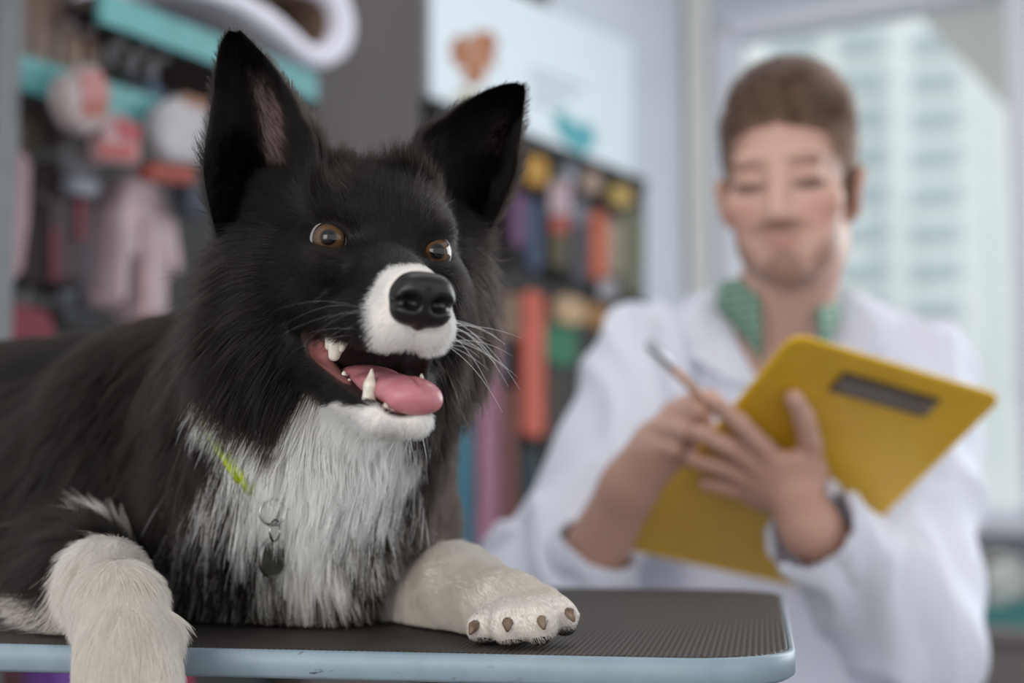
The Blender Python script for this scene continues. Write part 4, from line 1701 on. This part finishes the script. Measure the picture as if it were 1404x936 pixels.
    # lapels lie on the chest as folded sheets
    for poly in ([(986, 392), (960, 412), (934, 452), (948, 470), (940, 484), (1000, 522), (1042, 528), (1012, 470)],
                 [(1138, 384), (1170, 402), (1206, 448), (1192, 462), (1204, 478), (1140, 520), (1064, 528), (1098, 465)]):
        front = [on_coat(x, y, 0, .016) for x, y in poly]
        ctr = np.mean(front, 0) - np.array([0, .006, 0])
        mb = MB()
        n = len(front)
        back = [p + np.array([0, .008, 0]) for p in front]
        mb.add(front + back + [ctr, ctr + np.array([0, .008, 0])], [(i, (i + 1) % n, 2 * n) for i in range(n)] + [(n + (i + 1) % n, n + i, 2 * n + 1) for i in range(n)] + [(i, n + i, n + (i + 1) % n, (i + 1) % n) for i in range(n)])
        mb.build('lapel', m_coat, coat)
    # trousers and shoes
    m_tr = mat('dark_trousers', srgb(58, 56, 64), .8)
    S = Sculpt((.0, 1.2, .05), (.72, 2.0, .72), .005)
    for kn, an, s in ((KNL, ANL, -1), (KNR, ANR, 1)):
        S.cap(HIP + np.array([s * .09, 0, 0]), kn, .086, .066, .03)
        S.cap(kn, an + np.array([0, 0, .02]), .062, .05, .02)
    S.ell(HIP, (.17, .13, .09), .04)
    V, F = S.nets(1)
    obj('trousers', mesh('trousers', V, F), m_tr, man)
    m_shoe = mat('black_leather', srgb(32, 30, 30), .4)
    for an, s in ((ANL, -1), (ANR, 1)):
        S = Sculpt(an - np.array([.12, .26, .09]), an + np.array([.12, .12, .08]), .004)
        S.cap(an + np.array([0, .03, -.04]), an + np.array([s * .02, -.16, -.055]), .046, .036, .02)
        S.cap(an + np.array([0, .02, 0]), an + np.array([0, 0, -.04]), .045, .045, .02)
        S.halfspace((0, 0, .001), (0, 0, -1), .004)
        V, F = S.nets(1)
        obj('shoe', mesh('shoe', V, F), m_shoe, man)
    return man


def build_pen():
    a = P(887, 470, 1.325)
    b = on_board(1004, 585, -.006)
    d = unit(b - a)
    L = np.linalg.norm(b - a)
    t = thing('pen', a, 'silver and copper ballpoint pen in the writing hand of the man', 'pen')
    m1 = mat('pen_silver', srgb(190, 192, 196), .25, 1.0)
    m2 = mat('pen_copper', srgb(190, 150, 128), .35, .6)
    MB().tube([a, a + d * .003, a + d * .035], [.0028, .0046, .0048], 14).build('cap', m1, t, smooth=True)
    MB().tube([a + d * .0352, a + d * (L - .018)], [.0046, .0046], 14).build('barrel', m2, t, smooth=True)
    MB().tube([a + d * (L - .018), a + d * (L - .004), b], [.0044, .0018, .0006], 14).build('tip', m2, t, smooth=True)
    MB().box((-.0015, 0, 0), (.0015, .034, .0012), np.vstack([np.column_stack([frame(d), a + frame(d) @ np.array([0, .002, .0055])]), [0, 0, 0, 1]])).build('pocket_clip', m1, t)


def build_chair():
    c = np.array([HIP[0], HIP[1], 0])
    t = thing('chair', c, 'black office chair with a metal-edged backrest behind the seated man', 'chair')
    blk = mat('chair_fabric', srgb(44, 40, 40), .8, bump=(300, .3, .001))
    st = mat('chair_metal', srgb(168, 168, 172), .3, .9)

    def Mx(x, y, z):
        M = np.eye(4)
        M[:3, 3] = c + np.array([x, y, z])
        return M
    MB().box((-.24, -.30, 0), (.24, .20, .07), Mx(0, 0, .365)).build('seat', blk, t, bevel=.025)
    mb = MB()
    rings = []
    for z, w in ((.50, .20), (.54, .235), (.64, .245), (.72, .235), (.76, .20)):
        ring = []
        for x in np.linspace(-1, 1, 9):
            ring.append(c + np.array([x * w, .235 - .05 * x * x * 0 + .0, z]) - np.array([0, .05 * x * x, 0]))
        for x in np.linspace(1, -1, 9):
            ring.append(c + np.array([x * w, .275, z]) - np.array([0, .05 * x * x, 0]))
        rings.append(ring)
    mb.rings(rings).build('backrest', blk, t, smooth=True)
    edge = [c + np.array([x, .255 - .05 * (x / .245) ** 2, z]) for x, z in ((.205, .495), (.242, .54), (.252, .64), (.242, .72), (.205, .765), (0, .772), (-.205, .765), (-.242, .72), (-.252, .64), (-.242, .54), (-.205, .495))]
    MB().tube(spline(edge, 6), .008, 8).build('frame', st, t, smooth=True)
    MB().tube([c + np.array([0, .10, .40]), c + np.array([0, .29, .42]), c + np.array([0, .29, .58])], .018, 10).build('back_post', st, t, smooth=True)
    MB().tube([c + np.array([0, 0, .09]), c + np.array([0, 0, .39])], .025, 12).build('column', st, t, smooth=True)
    for i in range(5):
        a = i * 2 * math.pi / 5 + .3
        d = np.array([math.cos(a), math.sin(a), 0])
        MB().tube([c + np.array([0, 0, .10]), c + d * .15 + np.array([0, 0, .09]), c + d * .28 + np.array([0, 0, .065])], [.022, .018, .014], 8).build('leg', st, t, smooth=True)
        ax = np.array([-d[1], d[0], 0])
        w = c + d * .28 + np.array([0, 0, .028])
        MB().tube([w - ax * .018, w + ax * .018], .028, 16).build('caster', blk, t, smooth=True)


build_clipboard()
MAN = build_man()
build_pen()
build_chair()

# ------------------------------------------------------------------ street side seen through the window
def build_outside():
    s0, s1, z0, z1, MF = ROOM
    # frame: x towards outside is -MF x
    out = -np.array([WM[0], WM[1], 0])
    O = WC + WV * s0
    m_w = mat('render_white', srgb(244, 246, 244), .9)
    m_g = mat('far_glass', srgb(196, 208, 212), .3)
    m_sl = mat('slab_grey', srgb(216, 222, 222), .8)
    D = 25.0
    M = wframe(O + out * D, WV, out)
    FO = O + out * D
    base = PN(1250, 640, FO, out) * np.array([1, 1, 0])
    t = thing('building', base, 'white apartment building with rows of windows seen through the shop window', 'building')
    MB().box((-20, 0, -.1), (14, 6, 14), M).build('facade', m_w, t)

    def rect(x0, y0, x1, y1, d, name, m, par):
        a, b = PN(x0, y0, FO, out), PN(x1, y1, FO, out)
        l = lambda p: float((p - FO) @ WV)
        return MB().box((l(a), -d, b[2]), (l(b), -d + .1, a[2]), M).build(name, m, par)
    for col in (1058, 1150, 1250, 1392):
        for y in (46, 98, 150, 202, 254, 306, 358, 410, 462, 514):
            w_ = rect(col, y, col + 66, y + 26, .101, 'window', m_sl, t)
            rect(col + 3, y + 3, col + 31, y + 23, .21, 'pane', m_g, w_)
            rect(col + 35, y + 3, col + 63, y + 23, .21, 'pane', m_g, w_)
    m_p = mat('pipe_blue_grey', srgb(190, 206, 214), .5)
    for x in (1204, 1353):
        rect(x, 120, x + 16, 640, .30, 'balcony_screen', m_p, t)
    # canopy over the window outside
    M2 = wframe(O + out * .35, WV, out)
    c = thing('canopy', O + out * 1.2 + WV * 1.6 + np.array([0, 0, 2.5]), 'pale soffit canopy projecting above the shop window outside', 'canopy')
    m_s = mat('soffit', srgb(228, 227, 222), .9)
    MB().box((.45, 0, 2.62), (4.5, 2.2, 2.74), M2).build('soffit_panel', m_s, c)
    MB().tube([O + out * .5 + WV * 1.2 + np.array([0, 0, 2.6]), O + out * 2.4 + WV * .55 + np.array([0, 0, 2.6])], .03, 8).build('brace', mat('brace_grey', srgb(168, 168, 162), .6), c)
    g = MB().box((-22, .2, -.25), (16, 30, -.11), wframe(O, WV, out)).build('ground_outside', mat('paving', srgb(190, 190, 186), .9), kind='structure')


build_outside()

# ------------------------------------------------------------------ shop fittings and goods
def wprism(name, pts, off, thick, m, parent=None, bevel=0.0, **kw):
    """outline given in photo pixels, laid on the plane off metres in front of the shop wall, thick towards the room"""
    b = [wp(x, y, off + thick) for x, y in pts]
    a = [p - WN * thick for p in b]
    n = len(a)
    mb = MB().add(a + b, [tuple(range(n - 1, -1, -1)), tuple(range(n, 2 * n))] + [(i, (i + 1) % n, n + (i + 1) % n, n + i) for i in range(n)])
    return mb.build(name, m, parent, bevel=bevel, **kw)


def rnd(x0, y0, x1, y1, r=4, slope=0.0):
    """rounded upright rectangle in pixels; slope lowers the right side"""
    out = []
    for cx, cy, a0 in ((x1 - r, y1 - r, 0), (x0 + r, y1 - r, 90), (x0 + r, y0 + r, 180), (x1 - r, y0 + r, 270)):
        for a in (a0, a0 + 45, a0 + 90):
            x = cx + r * math.cos(math.radians(a))
            out.append((x, cy + r * math.sin(math.radians(a)) + slope * (x - x0)))
    return out


_mc = {}


def cm(r, g, b, rough=.7):
    r, g, b = int(r * .82), int(g * .82), int(b * .82)
    k = (r, g, b, rough)
    if k not in _mc:
        _mc[k] = mat('cloth_%d_%d_%d' % (r, g, b), srgb(r, g, b), rough, noise=(18, srgb(int(r * .9), int(g * .9), int(b * .9))))
    return _mc[k]


def build_shelves():
    dark = cm(46, 48, 48)
    t = thing('display_shelving', wp(150, 900, .1) * np.array([1, 1, 0]), 'dark display unit with turquoise-edged shelves behind the dog on the left', 'shelving')
    ta, tb = float((wp(-60, 300) - W0) @ WU), float((wp(428, 120) - W0) @ WU)
    M = wframe(W0, WU, WN)
    MB().box((ta, .002, 0), (tb, .03, 2.3), M).build('back_panel', dark, t)
    teal = cm(104, 182, 186, .5)
    under = cm(92, 78, 74)

    def shelf(xa, ya, xb, yb, th, off):
        p, q = wp(xa, ya, off), wp(xb, yb, off)
        z = (p[2] + q[2]) / 2
        a, b = float((p - W0) @ WU), float((q - W0) @ WU)
        s = MB().box((a, .03, z - .02), (b, off - .012, z), M).build('shelf', under, t)
        MB().box((a, off - .0118, z - th), (b, off, z + .004), M).build('shelf_edge', teal, s)
        return a, b, z
    off = .34
    A = shelf(140, -10, 436, 104, .045, off)
    B = shelf(8, 62, 222, 148, .045, off)
    z3 = .86
    post = cm(120, 124, 128, .5)
    for x in (-2, ):
        p = wp(x, 300, off)
        a = float((p - W0) @ WU)
        MB().box((a - .02, off - .03, 0), (a + .02, off + .01, 2.3), M).build('post', post, t)
    for z in (1.16, .74):
        pa, pb = float((wp(-30, 300, .16) - W0) @ WU), float((wp(300, 300, .16) - W0) @ WU)
        MB().tube([W0 + WU * (pa - .03) + WN * .16 + np.array([0, 0, z]), W0 + WU * (pb + .03) + WN * .16 + np.array([0, 0, z])], .009, 10).build('hanging_rail', post, t, smooth=True)
        for q in (pa - .02, pb + .02):
            MB().tube([W0 + WU * q + WN * .03 + np.array([0, 0, z]), W0 + WU * q + WN * .16 + np.array([0, 0, z])], .006, 8).build('rail_bracket', post, t, smooth=True)
    return A, B, off


def build_roll(A, off):
    """white padded pet mat folded over into a loop on the upper shelf"""
    outer = [(246, 4), (300, 18), (352, 44), (398, 78), (430, 104), (458, 106), (482, 86), (490, 52), (482, 18), (470, -14), (440, -40), (380, -46), (300, -40), (250, -26)]
    inner = [(330, 2), (372, 26), (404, 54), (430, 76), (450, 74), (461, 54), (460, 34), (448, 16), (420, 4), (380, -4), (345, -8)]
    z = A[2]
    o3 = spline([wp(x, y, .365) - WN * .065 for x, y in outer], 5, True)
    i3 = spline([wp(x, y, .365) - WN * .065 for x, y in inner], 5, True)
    lift = max(0.0, z + .008 - o3[:, 2].min())    # lies on the shelf board
    o3[:, 2] += lift
    i3[:, 2] += lift
    print('mat lift', lift)
    m = mat('fleece_white', srgb(214, 212, 222), .9, noise=(14, srgb(202, 200, 212)), bump=(60, .5, .006))
    t = thing('pet_mat', wp(400, 60, .2), 'white padded pet mat curled into a loop on the top turquoise shelf', 'pet mat')
    n = len(o3)
    k = np.array([i3[np.argmin(np.linalg.norm(i3 - p, axis=1))] for p in o3])
    c = i3.mean(0)
    ang = lambda P_: np.unwrap(np.arctan2((P_ - c)[:, 2], (P_ - c) @ WU))
    # resample the inner loop at the outer loop's angles
    ai = np.arctan2((i3 - c)[:, 2], (i3 - c) @ WU)
    ao = np.arctan2((o3 - c)[:, 2], (o3 - c) @ WU)
    od = np.argsort(ai)
    ri = np.stack([np.interp(ao, np.concatenate([ai[od] - 2 * math.pi, ai[od], ai[od] + 2 * math.pi]), np.tile(i3[od, j], 3)) for j in range(3)], 1)
    rings = []
    for w, dp in ((0, .0), (0, .22), (.12, .235), (.88, .235), (1, .22), (1, 0.0), (0, 0.0)):
        rings.append([o3[i] * (1 - w) + ri[i] * w + WN * (dp - .17) for i in range(n)])
    mb = MB().rings(rings, cap=False)
    mb.build('padding', m, t, smooth=True)
    lin = mat('lining_brown', srgb(126, 104, 90), .9)
    MB().rings([[ri[i] * .985 + c * .015 + WN * (dp - .17) for i in range(n)] for dp in (.002, .215)], cap=False).build('lining', lin, t, smooth=True)


def garment(name, pts, off, thick, col, label, cat='pet clothes', trim=None, stripes=None):
    t = thing(name, wp(sum(p[0] for p in pts) / len(pts), max(p[1] for p in pts), off), label, cat, 'pet clothes hanging on the display unit')
    a = np.array([wp(x, y, off + thick) - WN * thick for x, y in pts])
    c = a.mean(0)
    rings = []
    for w, d in ((.90, 0), (1, thick * .3), (1, thick * .7), (.90, thick)):
        rings.append([c + (p - c) * w + WN * d for p in a])
    MB().rings(rings).build('fabric', cm(*col), t, smooth=False, bevel=.004)
    if stripes:
        for (x0, y0, x1, y1, cc) in stripes:
            wprism('stripe', rnd(x0, y0, x1, y1, 2), off + thick + .001, .003, cm(*cc), t)
    x = sum(p[0] for p in pts) / len(pts)
    y = min(p[1] for p in pts)
    hk = [wp(x, y + 8, off + thick * .5), wp(x, y - 6, off + thick * .5), wp(x + 3, y - 14, off + thick * .5), wp(x + 1, y - 20, off + thick * .4)]
    MB().tube(spline(hk, 5), .0025, 6).build('hook', cm(150, 150, 150, .4), t, smooth=True)
    return t


def shirt_pts(x0, y0, x1, y1, sl=.28):
    w, h = x1 - x0, y1 - y0
    q = [(.36, 0), (.64, 0), (.84, .06), (1.0, .34), (.86, .42), (.78, .30), (.80, 1.0), (.20, 1.0), (.22, .30), (.14, .42), (0, .34), (.16, .06)]
    return [(x0 + a * w, y0 + b * h + .12 * a * w) for a, b in q]


def build_clothes():
    o = .20
    garment('pet_dress', [(168, 244), (196, 236), (224, 250), (246, 300), (256, 372), (240, 376), (236, 350), (232, 440), (196, 436), (190, 350), (178, 350), (172, 420), (158, 418), (160, 300)], o, .07, (224, 196, 202), 'pale pink pet romper hanging beside the neck of the dog', trim=1, stripes=[(196, 300, 206, 436, (206, 166, 172))])
    garment('pet_coat', [(8, 206), (32, 200), (46, 216), (44, 300), (32, 382), (8, 388), (2, 300)], .268, .035, (206, 168, 178), 'long dusty pink pet coat at the far left of the rail')
    garment('pet_jacket', shirt_pts(46, 214, 134, 388), o, .055, (74, 58, 60), 'dark brown pet jacket with crimson lining hanging on the left rail', stripes=[(70, 312, 82, 384, (128, 42, 62)), (106, 256, 118, 330, (140, 44, 68))])
    garment('pet_sweater', shirt_pts(92, 250, 150, 432), .045, .04, (176, 184, 196), 'pale grey blue pet sweater with navy hem behind the pink romper', stripes=[(104, 398, 138, 408, (70, 84, 110)), (104, 416, 138, 428, (190, 188, 178))])
    st = garment('striped_pet_shirt', [(142, 262), (160, 258), (168, 300), (170, 440), (140, 430), (138, 310)], .105, .04, (206, 196, 206), 'narrow white pet shirt with grey stripes between sweater and romper', stripes=[(143, y, 167, y + 7, (128, 116, 128)) for y in range(312, 425, 17)])
    garment('pet_hoodie', [(-20, 416), (30, 414), (74, 424), (84, 470), (80, 560), (-30, 556)], o, .06, (140, 42, 62), 'crimson pet hoodie hanging low behind the back of the dog')
    garment('pet_vest', [(72, 902), (92, 896), (112, 906), (118, 990), (70, 986)], .30, .06, (124, 70, 168), 'purple pet vest seen under the table edge')
    garment('pet_scarf', [(226, 914), (262, 910), (276, 990), (222, 990)], .30, .05, (200, 38, 98), 'magenta pet scarf seen under the table edge beside the paw')
    garment('pet_pullover', [(-6, 900), (56, 900), (62, 990), (-10, 990)], .20, .05, (92, 36, 46), 'dark red pet pullover low at the left under the table edge')


def pack(name, pts, off, col, label, bands=(), cat='package', group='hanging packages on the display unit', thick=.03):
    t = thing(name, wp(sum(p[0] for p in pts) / len(pts), max(p[1] for p in pts), off), label, cat, group)
    wprism('bag', pts, off, thick, cm(*col), t, bevel=.006)
    for q, cc in bands:
        wprism('print', q, off + thick, .0015, cm(*cc), t)
    return t


def build_packs(A, B, off):
    pack('toy_package', [(84, 108), (130, 84), (156, 120), (150, 170), (120, 186), (96, 168), (84, 140)], .36, (196, 180, 180), 'white and coral toy bag hanging in front of the turquoise shelf', [([(108, 100), (140, 96), (152, 138), (120, 148)], (206, 140, 138)), ([(112, 140), (148, 138), (146, 158), (116, 162)], (196, 118, 104))])
    pack('treat_package', [(134, 160), (168, 156), (196, 172), (196, 226), (140, 220)], .34, (214, 170, 174), 'pink and red treat bag below the coral toy bag', [([(160, 160), (194, 172), (192, 196), (164, 190)], (196, 92, 100)), ([(136, 196), (188, 200), (186, 218), (138, 214)], (198, 98, 92))])
    pack('chew_package', [(216, 150), (250, 130), (286, 140), (292, 224), (232, 220), (214, 190)], .348, (206, 202, 208), 'large white chew bag hanging next to the ear of the dog', [([(252, 128), (288, 140), (288, 152), (252, 142)], (178, 128, 104))])
    pack('biscuit_package', [(204, 224), (252, 216), (276, 236), (270, 252), (206, 246)], .33, (196, 92, 74), 'red orange biscuit bag under the white chew bag')
    pack('bone_package', [(96, 196), (136, 190), (146, 236), (100, 240)], .30, (132, 128, 134), 'grey hanging bag below the white and coral toy bag')
    pack('collar_card', [(252, 244), (286, 250), (286, 300), (254, 292)], .28, (64, 68, 88), 'dark blue hanging card at the edge of the fur')
    pack('harness_card', [(34, 160), (58, 154), (60, 206), (40, 214)], .22, (112, 100, 82), 'olive brown harness card above the dark jacket')
    pack('leash_card', [(66, 174), (96, 172), (98, 202), (70, 204)], .20, (104, 84, 84), 'small brown card above the dark jacket beside the olive card')
    pack('brush_card', [(100, 240), (140, 246), (140, 268), (100, 262)], .26, (196, 200, 214), 'small pale card above the grey blue sweater')
    # bottles standing on the lower shelf, jars behind
    rngb = random.Random(4)
    cols = [(120, 96, 80), (138, 112, 96), (112, 86, 72), (146, 124, 108), (126, 104, 88)]
    nm = ['leftmost', 'second', 'third', 'fourth', 'fifth']
    M = wframe(W0, WU, WN)
    for i, x in enumerate((24, 46, 68, 94, 120)):
        p = wp(x, 60 + .42 * x, .27)
        p[2] = B[2] + .001
        t = thing('shampoo_bottle', p, 'tall brown shampoo bottle with pale cap on the left shelf, %s from the post' % nm[i], 'bottle', 'shampoo bottles on the left shelf')
        r, hgt = .018, .20 + .02 * rngb.random()
        if x > 80:
            hgt = min(hgt, (A[2] - .03 - B[2]) / 1.05)
        al = np.linspace(0, 6.2832, 20, endpoint=False)
        prof = [(.9, 0), (1, .006), (1, hgt * .72), (.85, hgt * .8), (.42, hgt * .86), (.40, hgt * .9)]
        MB().rings([[p + np.array([r * k * math.cos(a), r * k * math.sin(a), z]) for a in al] for k, z in prof]).build('bottle_body', cm(*cols[i], .35), t, smooth=True)
        MB().rings([[p + np.array([r * k * math.cos(a), r * k * math.sin(a), z]) for a in al] for k, z in ((.5, hgt * .9), (.55, hgt * .92), (.55, hgt * 1.0), (.45, hgt * 1.02))]).build('cap', cm(176, 164, 168, .4), t, smooth=True)
    for i, (x, c1, lb) in enumerate(((150, (74, 84, 80), 'dark green'), (178, (96, 104, 110), 'grey'), (206, (124, 146, 170), 'pale blue'))):
        p = wp(x, 60 + .42 * x, .25)
        p[2] = B[2] + .001
        t = thing('spray_bottle', p, '%s spray bottle with white pump on the left shelf' % lb, 'bottle', 'spray bottles on the left shelf')
        al = np.linspace(0, 6.2832, 20, endpoint=False)
        r, hgt = .020, min(.085, A[2] - .07 - B[2])
        MB().rings([[p + np.array([r * k * math.cos(a), r * k * math.sin(a), z]) for a in al] for k, z in ((.9, 0), (1, .006), (1, hgt * .7), (.4, hgt * .85), (.36, hgt))]).build('bottle_body', cm(*c1, .35), t, smooth=True)
        MB().tube([p + np.array([0, 0, hgt]), p + np.array([0, 0, hgt + .03]), p + np.array([0, 0, hgt + .03]) + WN * .03], .009, 8).build('pump', cm(200, 198, 204, .4), t, smooth=True)


def build_sign():
    t = thing('wall_sign', wp(730, 200, .05), 'large white wall sign with an orange animal picture and a turquoise shape', 'sign')
    m = mat('sign_white', srgb(206, 216, 222), .45)
    wprism('panel', [(590, -60), (868, 60), (868, 242), (590, 131)], .05, .03, m, t, bevel=.004)
    w = cm(196, 124, 84)
    w2 = cm(214, 158, 126)
    o = .0805
    wprism('picture', [(618, 74), (622, 54), (634, 46), (640, 58), (650, 44), (672, 42), (684, 58), (676, 74), (682, 92), (668, 88), (664, 112), (650, 118), (634, 108), (640, 94), (626, 92)], o, .002, w, t)
    wprism('picture', [(640, 56), (652, 50), (660, 70), (654, 92), (642, 96)], o + .002, .002, w2, t)
    wprism('picture', [(624, 128), (640, 122), (656, 132), (652, 146), (628, 136)], o, .002, cm(208, 196, 142), t)
    wprism('shape', [(760, 158), (772, 150), (784, 166), (812, 172), (818, 196), (800, 212), (780, 200), (766, 184)], o, .002, cm(104, 194, 208), t)
    for k in range(4):
        wprism('text_line', [(728, 92 + k * 14), (800 - 12 * k, 120 + k * 10), (800 - 12 * k, 124 + k * 10), (728, 96 + k * 14)], o, .001, cm(178, 188, 196), t)


def build_rack():
    t = thing('leash_rack', wp(760, 900, .06) * np.array([1, 1, 0]), 'dark slat panel with two rows of hanging leashes beside the pale wall', 'rack')
    wprism('panel', [(596, 150), (884, 256), (884, 1000), (596, 1100)], .01, .04, cm(58, 56, 56), t)
    wprism('top_rail', [(596, 134), (886, 246), (886, 264), (596, 156)], .05, .05, cm(40, 38, 38), t)
    wprism('middle_rail', [(600, 360), (886, 414), (886, 430), (600, 380)], .05, .04, cm(48, 46, 46), t)
    row = []

    def leash(x0, y0, x1, y1, col, label, parts=(), off=.11, name='leash', cat='leash', yhook=None):
        q = thing(name, wp((x0 + x1) / 2, y1, off), label, cat, 'leashes and collars on the rack')
        w = x1 - x0
        path = [(x0, y0 + 6), (x0 + w * .3, y0), (x1 - w * .3, y0 + .1 * w), (x1, y0 + 8), (x1, y1 - 6), (x1 - w * .3, y1), (x0 + w * .3, y1 - 2), (x0, y1 - 8)]
        wprism('webbing', path, off, .018, cm(*col), q, bevel=.004)
        for a, c_ in parts:
            wprism('card', rnd(*a, 2), off + .018, .004, cm(*c_), q)
        p = wp((x0 + x1) / 2, y0 + 4, off - .0008)
        MB().tube([p, p - WN * (off - .0008 - .045)], .003, 6).build('peg', cm(160, 160, 160, .4), t, smooth=True)
    L = leash
    L(722, 212, 752, 256, (206, 152, 62), 'amber yellow leash bundle at the top left of the rack')
    L(704, 262, 722, 340, (120, 84, 124), 'purple leash beside the ear fur of the dog')
    L(726, 272, 744, 372, (66, 84, 116), 'navy blue leash on the upper row of the rack')
    L(756, 232, 782, 370, (92, 84, 62), 'olive brown leash with pink and red header card', [((755, 250, 783, 294), (206, 176, 186)), ((756, 298, 781, 318), (188, 84, 70))])
    L(772, 226, 792, 252, (168, 172, 188), 'small silver grey card at the top of the rack', name='collar_card', cat='card')
    L(786, 262, 806, 392, (84, 82, 92), 'charcoal leash in the middle of the upper row', [((784, 284, 806, 306), (128, 130, 142))])
    L(800, 234, 826, 266, (190, 160, 142), 'beige collar card under the top rail', name='collar_card', cat='card')
    L(812, 288, 834, 384, (214, 112, 82), 'orange red leash on the upper row of the rack', [((822, 384, 846, 408), (178, 172, 180))])
    L(836, 300, 852, 380, (186, 170, 152), 'sand coloured leash next to the orange red one')
    L(838, 252, 868, 284, (206, 172, 96), 'yellow collar card near the pale wall', name='collar_card', cat='card')
    L(856, 286, 880, 404, (128, 126, 104), 'olive grey leash at the right end of the upper row')
    L(718, 398, 748, 600, (218, 106, 86), 'long coral red leash on the lower row of the rack')
    L(692, 528, 710, 724, (128, 78, 70), 'reddish brown leash on the lower row')
    L(656, 440, 686, 790, (172, 116, 140), 'dusty pink leash on the lower row behind the whiskers')
    L(624, 508, 650, 790, (52, 118, 142), 'teal blue leash closest to the dog on the lower row')
    L(748, 432, 792, 502, (54, 128, 96), 'round green leash pack on the lower row', name='leash_pack', cat='package')
    L(764, 404, 804, 446, (206, 172, 134), 'cream leash pack at the top of the lower row', off=.135, name='leash_pack', cat='package')
    L(750, 510, 776, 640, (66, 58, 52), 'dark brown leash below the green pack')
    L(806, 416, 836, 452, (178, 126, 72), 'brown amber leash pack beside the sleeve of the man', name='leash_pack', cat='package')
    L(688, 400, 714, 466, (138, 112, 92), 'tan leash pack left of the coral leash', name='leash_pack', cat='package')
    L(676, 440, 716, 520, (86, 96, 104), 'slate grey leash pack behind the tan pack', off=.07, name='leash_pack', cat='package')
    L(718, 612, 736, 700, (44, 66, 74), 'dark teal leash below the coral red leash')


def build_corner():
    s0, s1, z0, z1, MF = ROOM
    # radiator below the sill
    t = thing('radiator', WC + WV * (s0 + 1.3) + WM * .07, 'white column radiator below the window', 'radiator')
    m = mat('radiator_white', srgb(226, 228, 226), .45)
    a = float((bp_(1338, 760, .08) - WC) @ WV)
    for i in range(9):
        x = a + i * .085
        MB().box((.04, x, .14), (.12, x + .055, z0 - .10), MF).build('fin', m, t, bevel=.012)
    MB().box((.06, a, .18), (.10, a + 9 * .085 - .03, .22), MF).build('pipe', m, t)
    MB().box((.06, a, z0 - .18), (.10, a + 9 * .085 - .03, z0 - .14), MF).build('pipe', m, t)
    for x in (a + .1, a + .6):
        MB().box((.0008, x, .3), (.04, x + .03, .34), MF).build('wall_bracket', m, t)
        MB().box((.06, x, 0), (.10, x + .03, .14), MF).build('foot', m, t)
    # low grey cabinet in front of it with a turquoise tray
    c = bp_(1400, 870, .9)
    top = .50
    M = wframe(np.array([c[0], c[1], 0]), WV, -WM)
    t = thing('low_cabinet', (c[0], c[1], 0), 'low grey cabinet near the window behind the elbow of the man', 'cabinet')
    g = mat('cabinet_grey', srgb(128, 122, 120), .6)
    zt = float(PN(1380, 862, c, WM)[2])
    MB().box((-.22, 0, .06), (.9, .45, zt - .03), M).build('body', g, t, bevel=.004)
    MB().box((-.24, -.02, zt - .029), (.92, .47, zt), M).build('worktop', mat('worktop_grey', srgb(140, 134, 132), .5), t, bevel=.004)
    for x in (-.20, .36):
        d = MB().box((x, -.018, .09), (x + .52, -.001, zt - .05), M).build('door', g, t, bevel=.003)
        MB().box((x + .40, -.035, zt - .16), (x + .48, -.019, zt - .145), M).build('handle', mat('handle_steel', srgb(170, 170, 172), .3, .9), d)
    for x in (-.18, .84):
        MB().box((x, .04, 0), (x + .04, .08, .06), M).build('foot', g, t)
        MB().box((x, .36, 0), (x + .04, .40, .06), M).build('foot', g, t)
    tr = thing('tray', M[:3, :3] @ np.array([0, .2, 0]) + M[:3, 3] + np.array([0, 0, zt]), 'turquoise plastic tray on the low grey cabinet', 'tray')
    te = cm(104, 186, 184, .4)
    MB().box((-.20, .06, zt + .0005), (.22, .34, zt + .008), M).build('base', te, tr)
    for lo, hi in (((-.20, .06), (.22, .068)), ((-.20, .332), (.22, .34)), ((-.20, .068), (-.192, .332)), ((.212, .068), (.22, .332))):
        MB().box((lo[0], lo[1], zt + .008), (hi[0], hi[1], zt + .045), M).build('rim', te, tr)
    for k, (x, lb) in enumerate(((-.12, 'left'), (.09, 'right'))):
        p = M[:3, :3] @ np.array([x, .2, 0]) + M[:3, 3] + np.array([0, 0, zt + .0085])
        q = thing('canister', p, 'white plastic canister in the turquoise tray, %s one of two' % lb, 'canister', 'canisters in the turquoise tray')
        al = np.linspace(0, 6.2832, 24, endpoint=False)
        w = cm(226, 228, 222, .4)
        MB().rings([[p + np.array([.055 * k_ * math.cos(a_), .055 * k_ * math.sin(a_), z]) for a_ in al] for k_, z in ((.95, 0), (1, .006), (1, .13), (.96, .136))]).build('container', w, q, smooth=True)
        MB().rings([[p + np.array([.057 * k_ * math.cos(a_), .057 * k_ * math.sin(a_), z]) for a_ in al] for k_, z in ((1, .1365), (1, .155), (.9, .16))]).build('lid', cm(150, 144, 138, .4), q, smooth=True)


A_, B_, OFF_ = build_shelves()
build_roll(A_, OFF_)
build_clothes()
build_packs(A_, B_, OFF_)
build_sign()
build_rack()
build_corner()
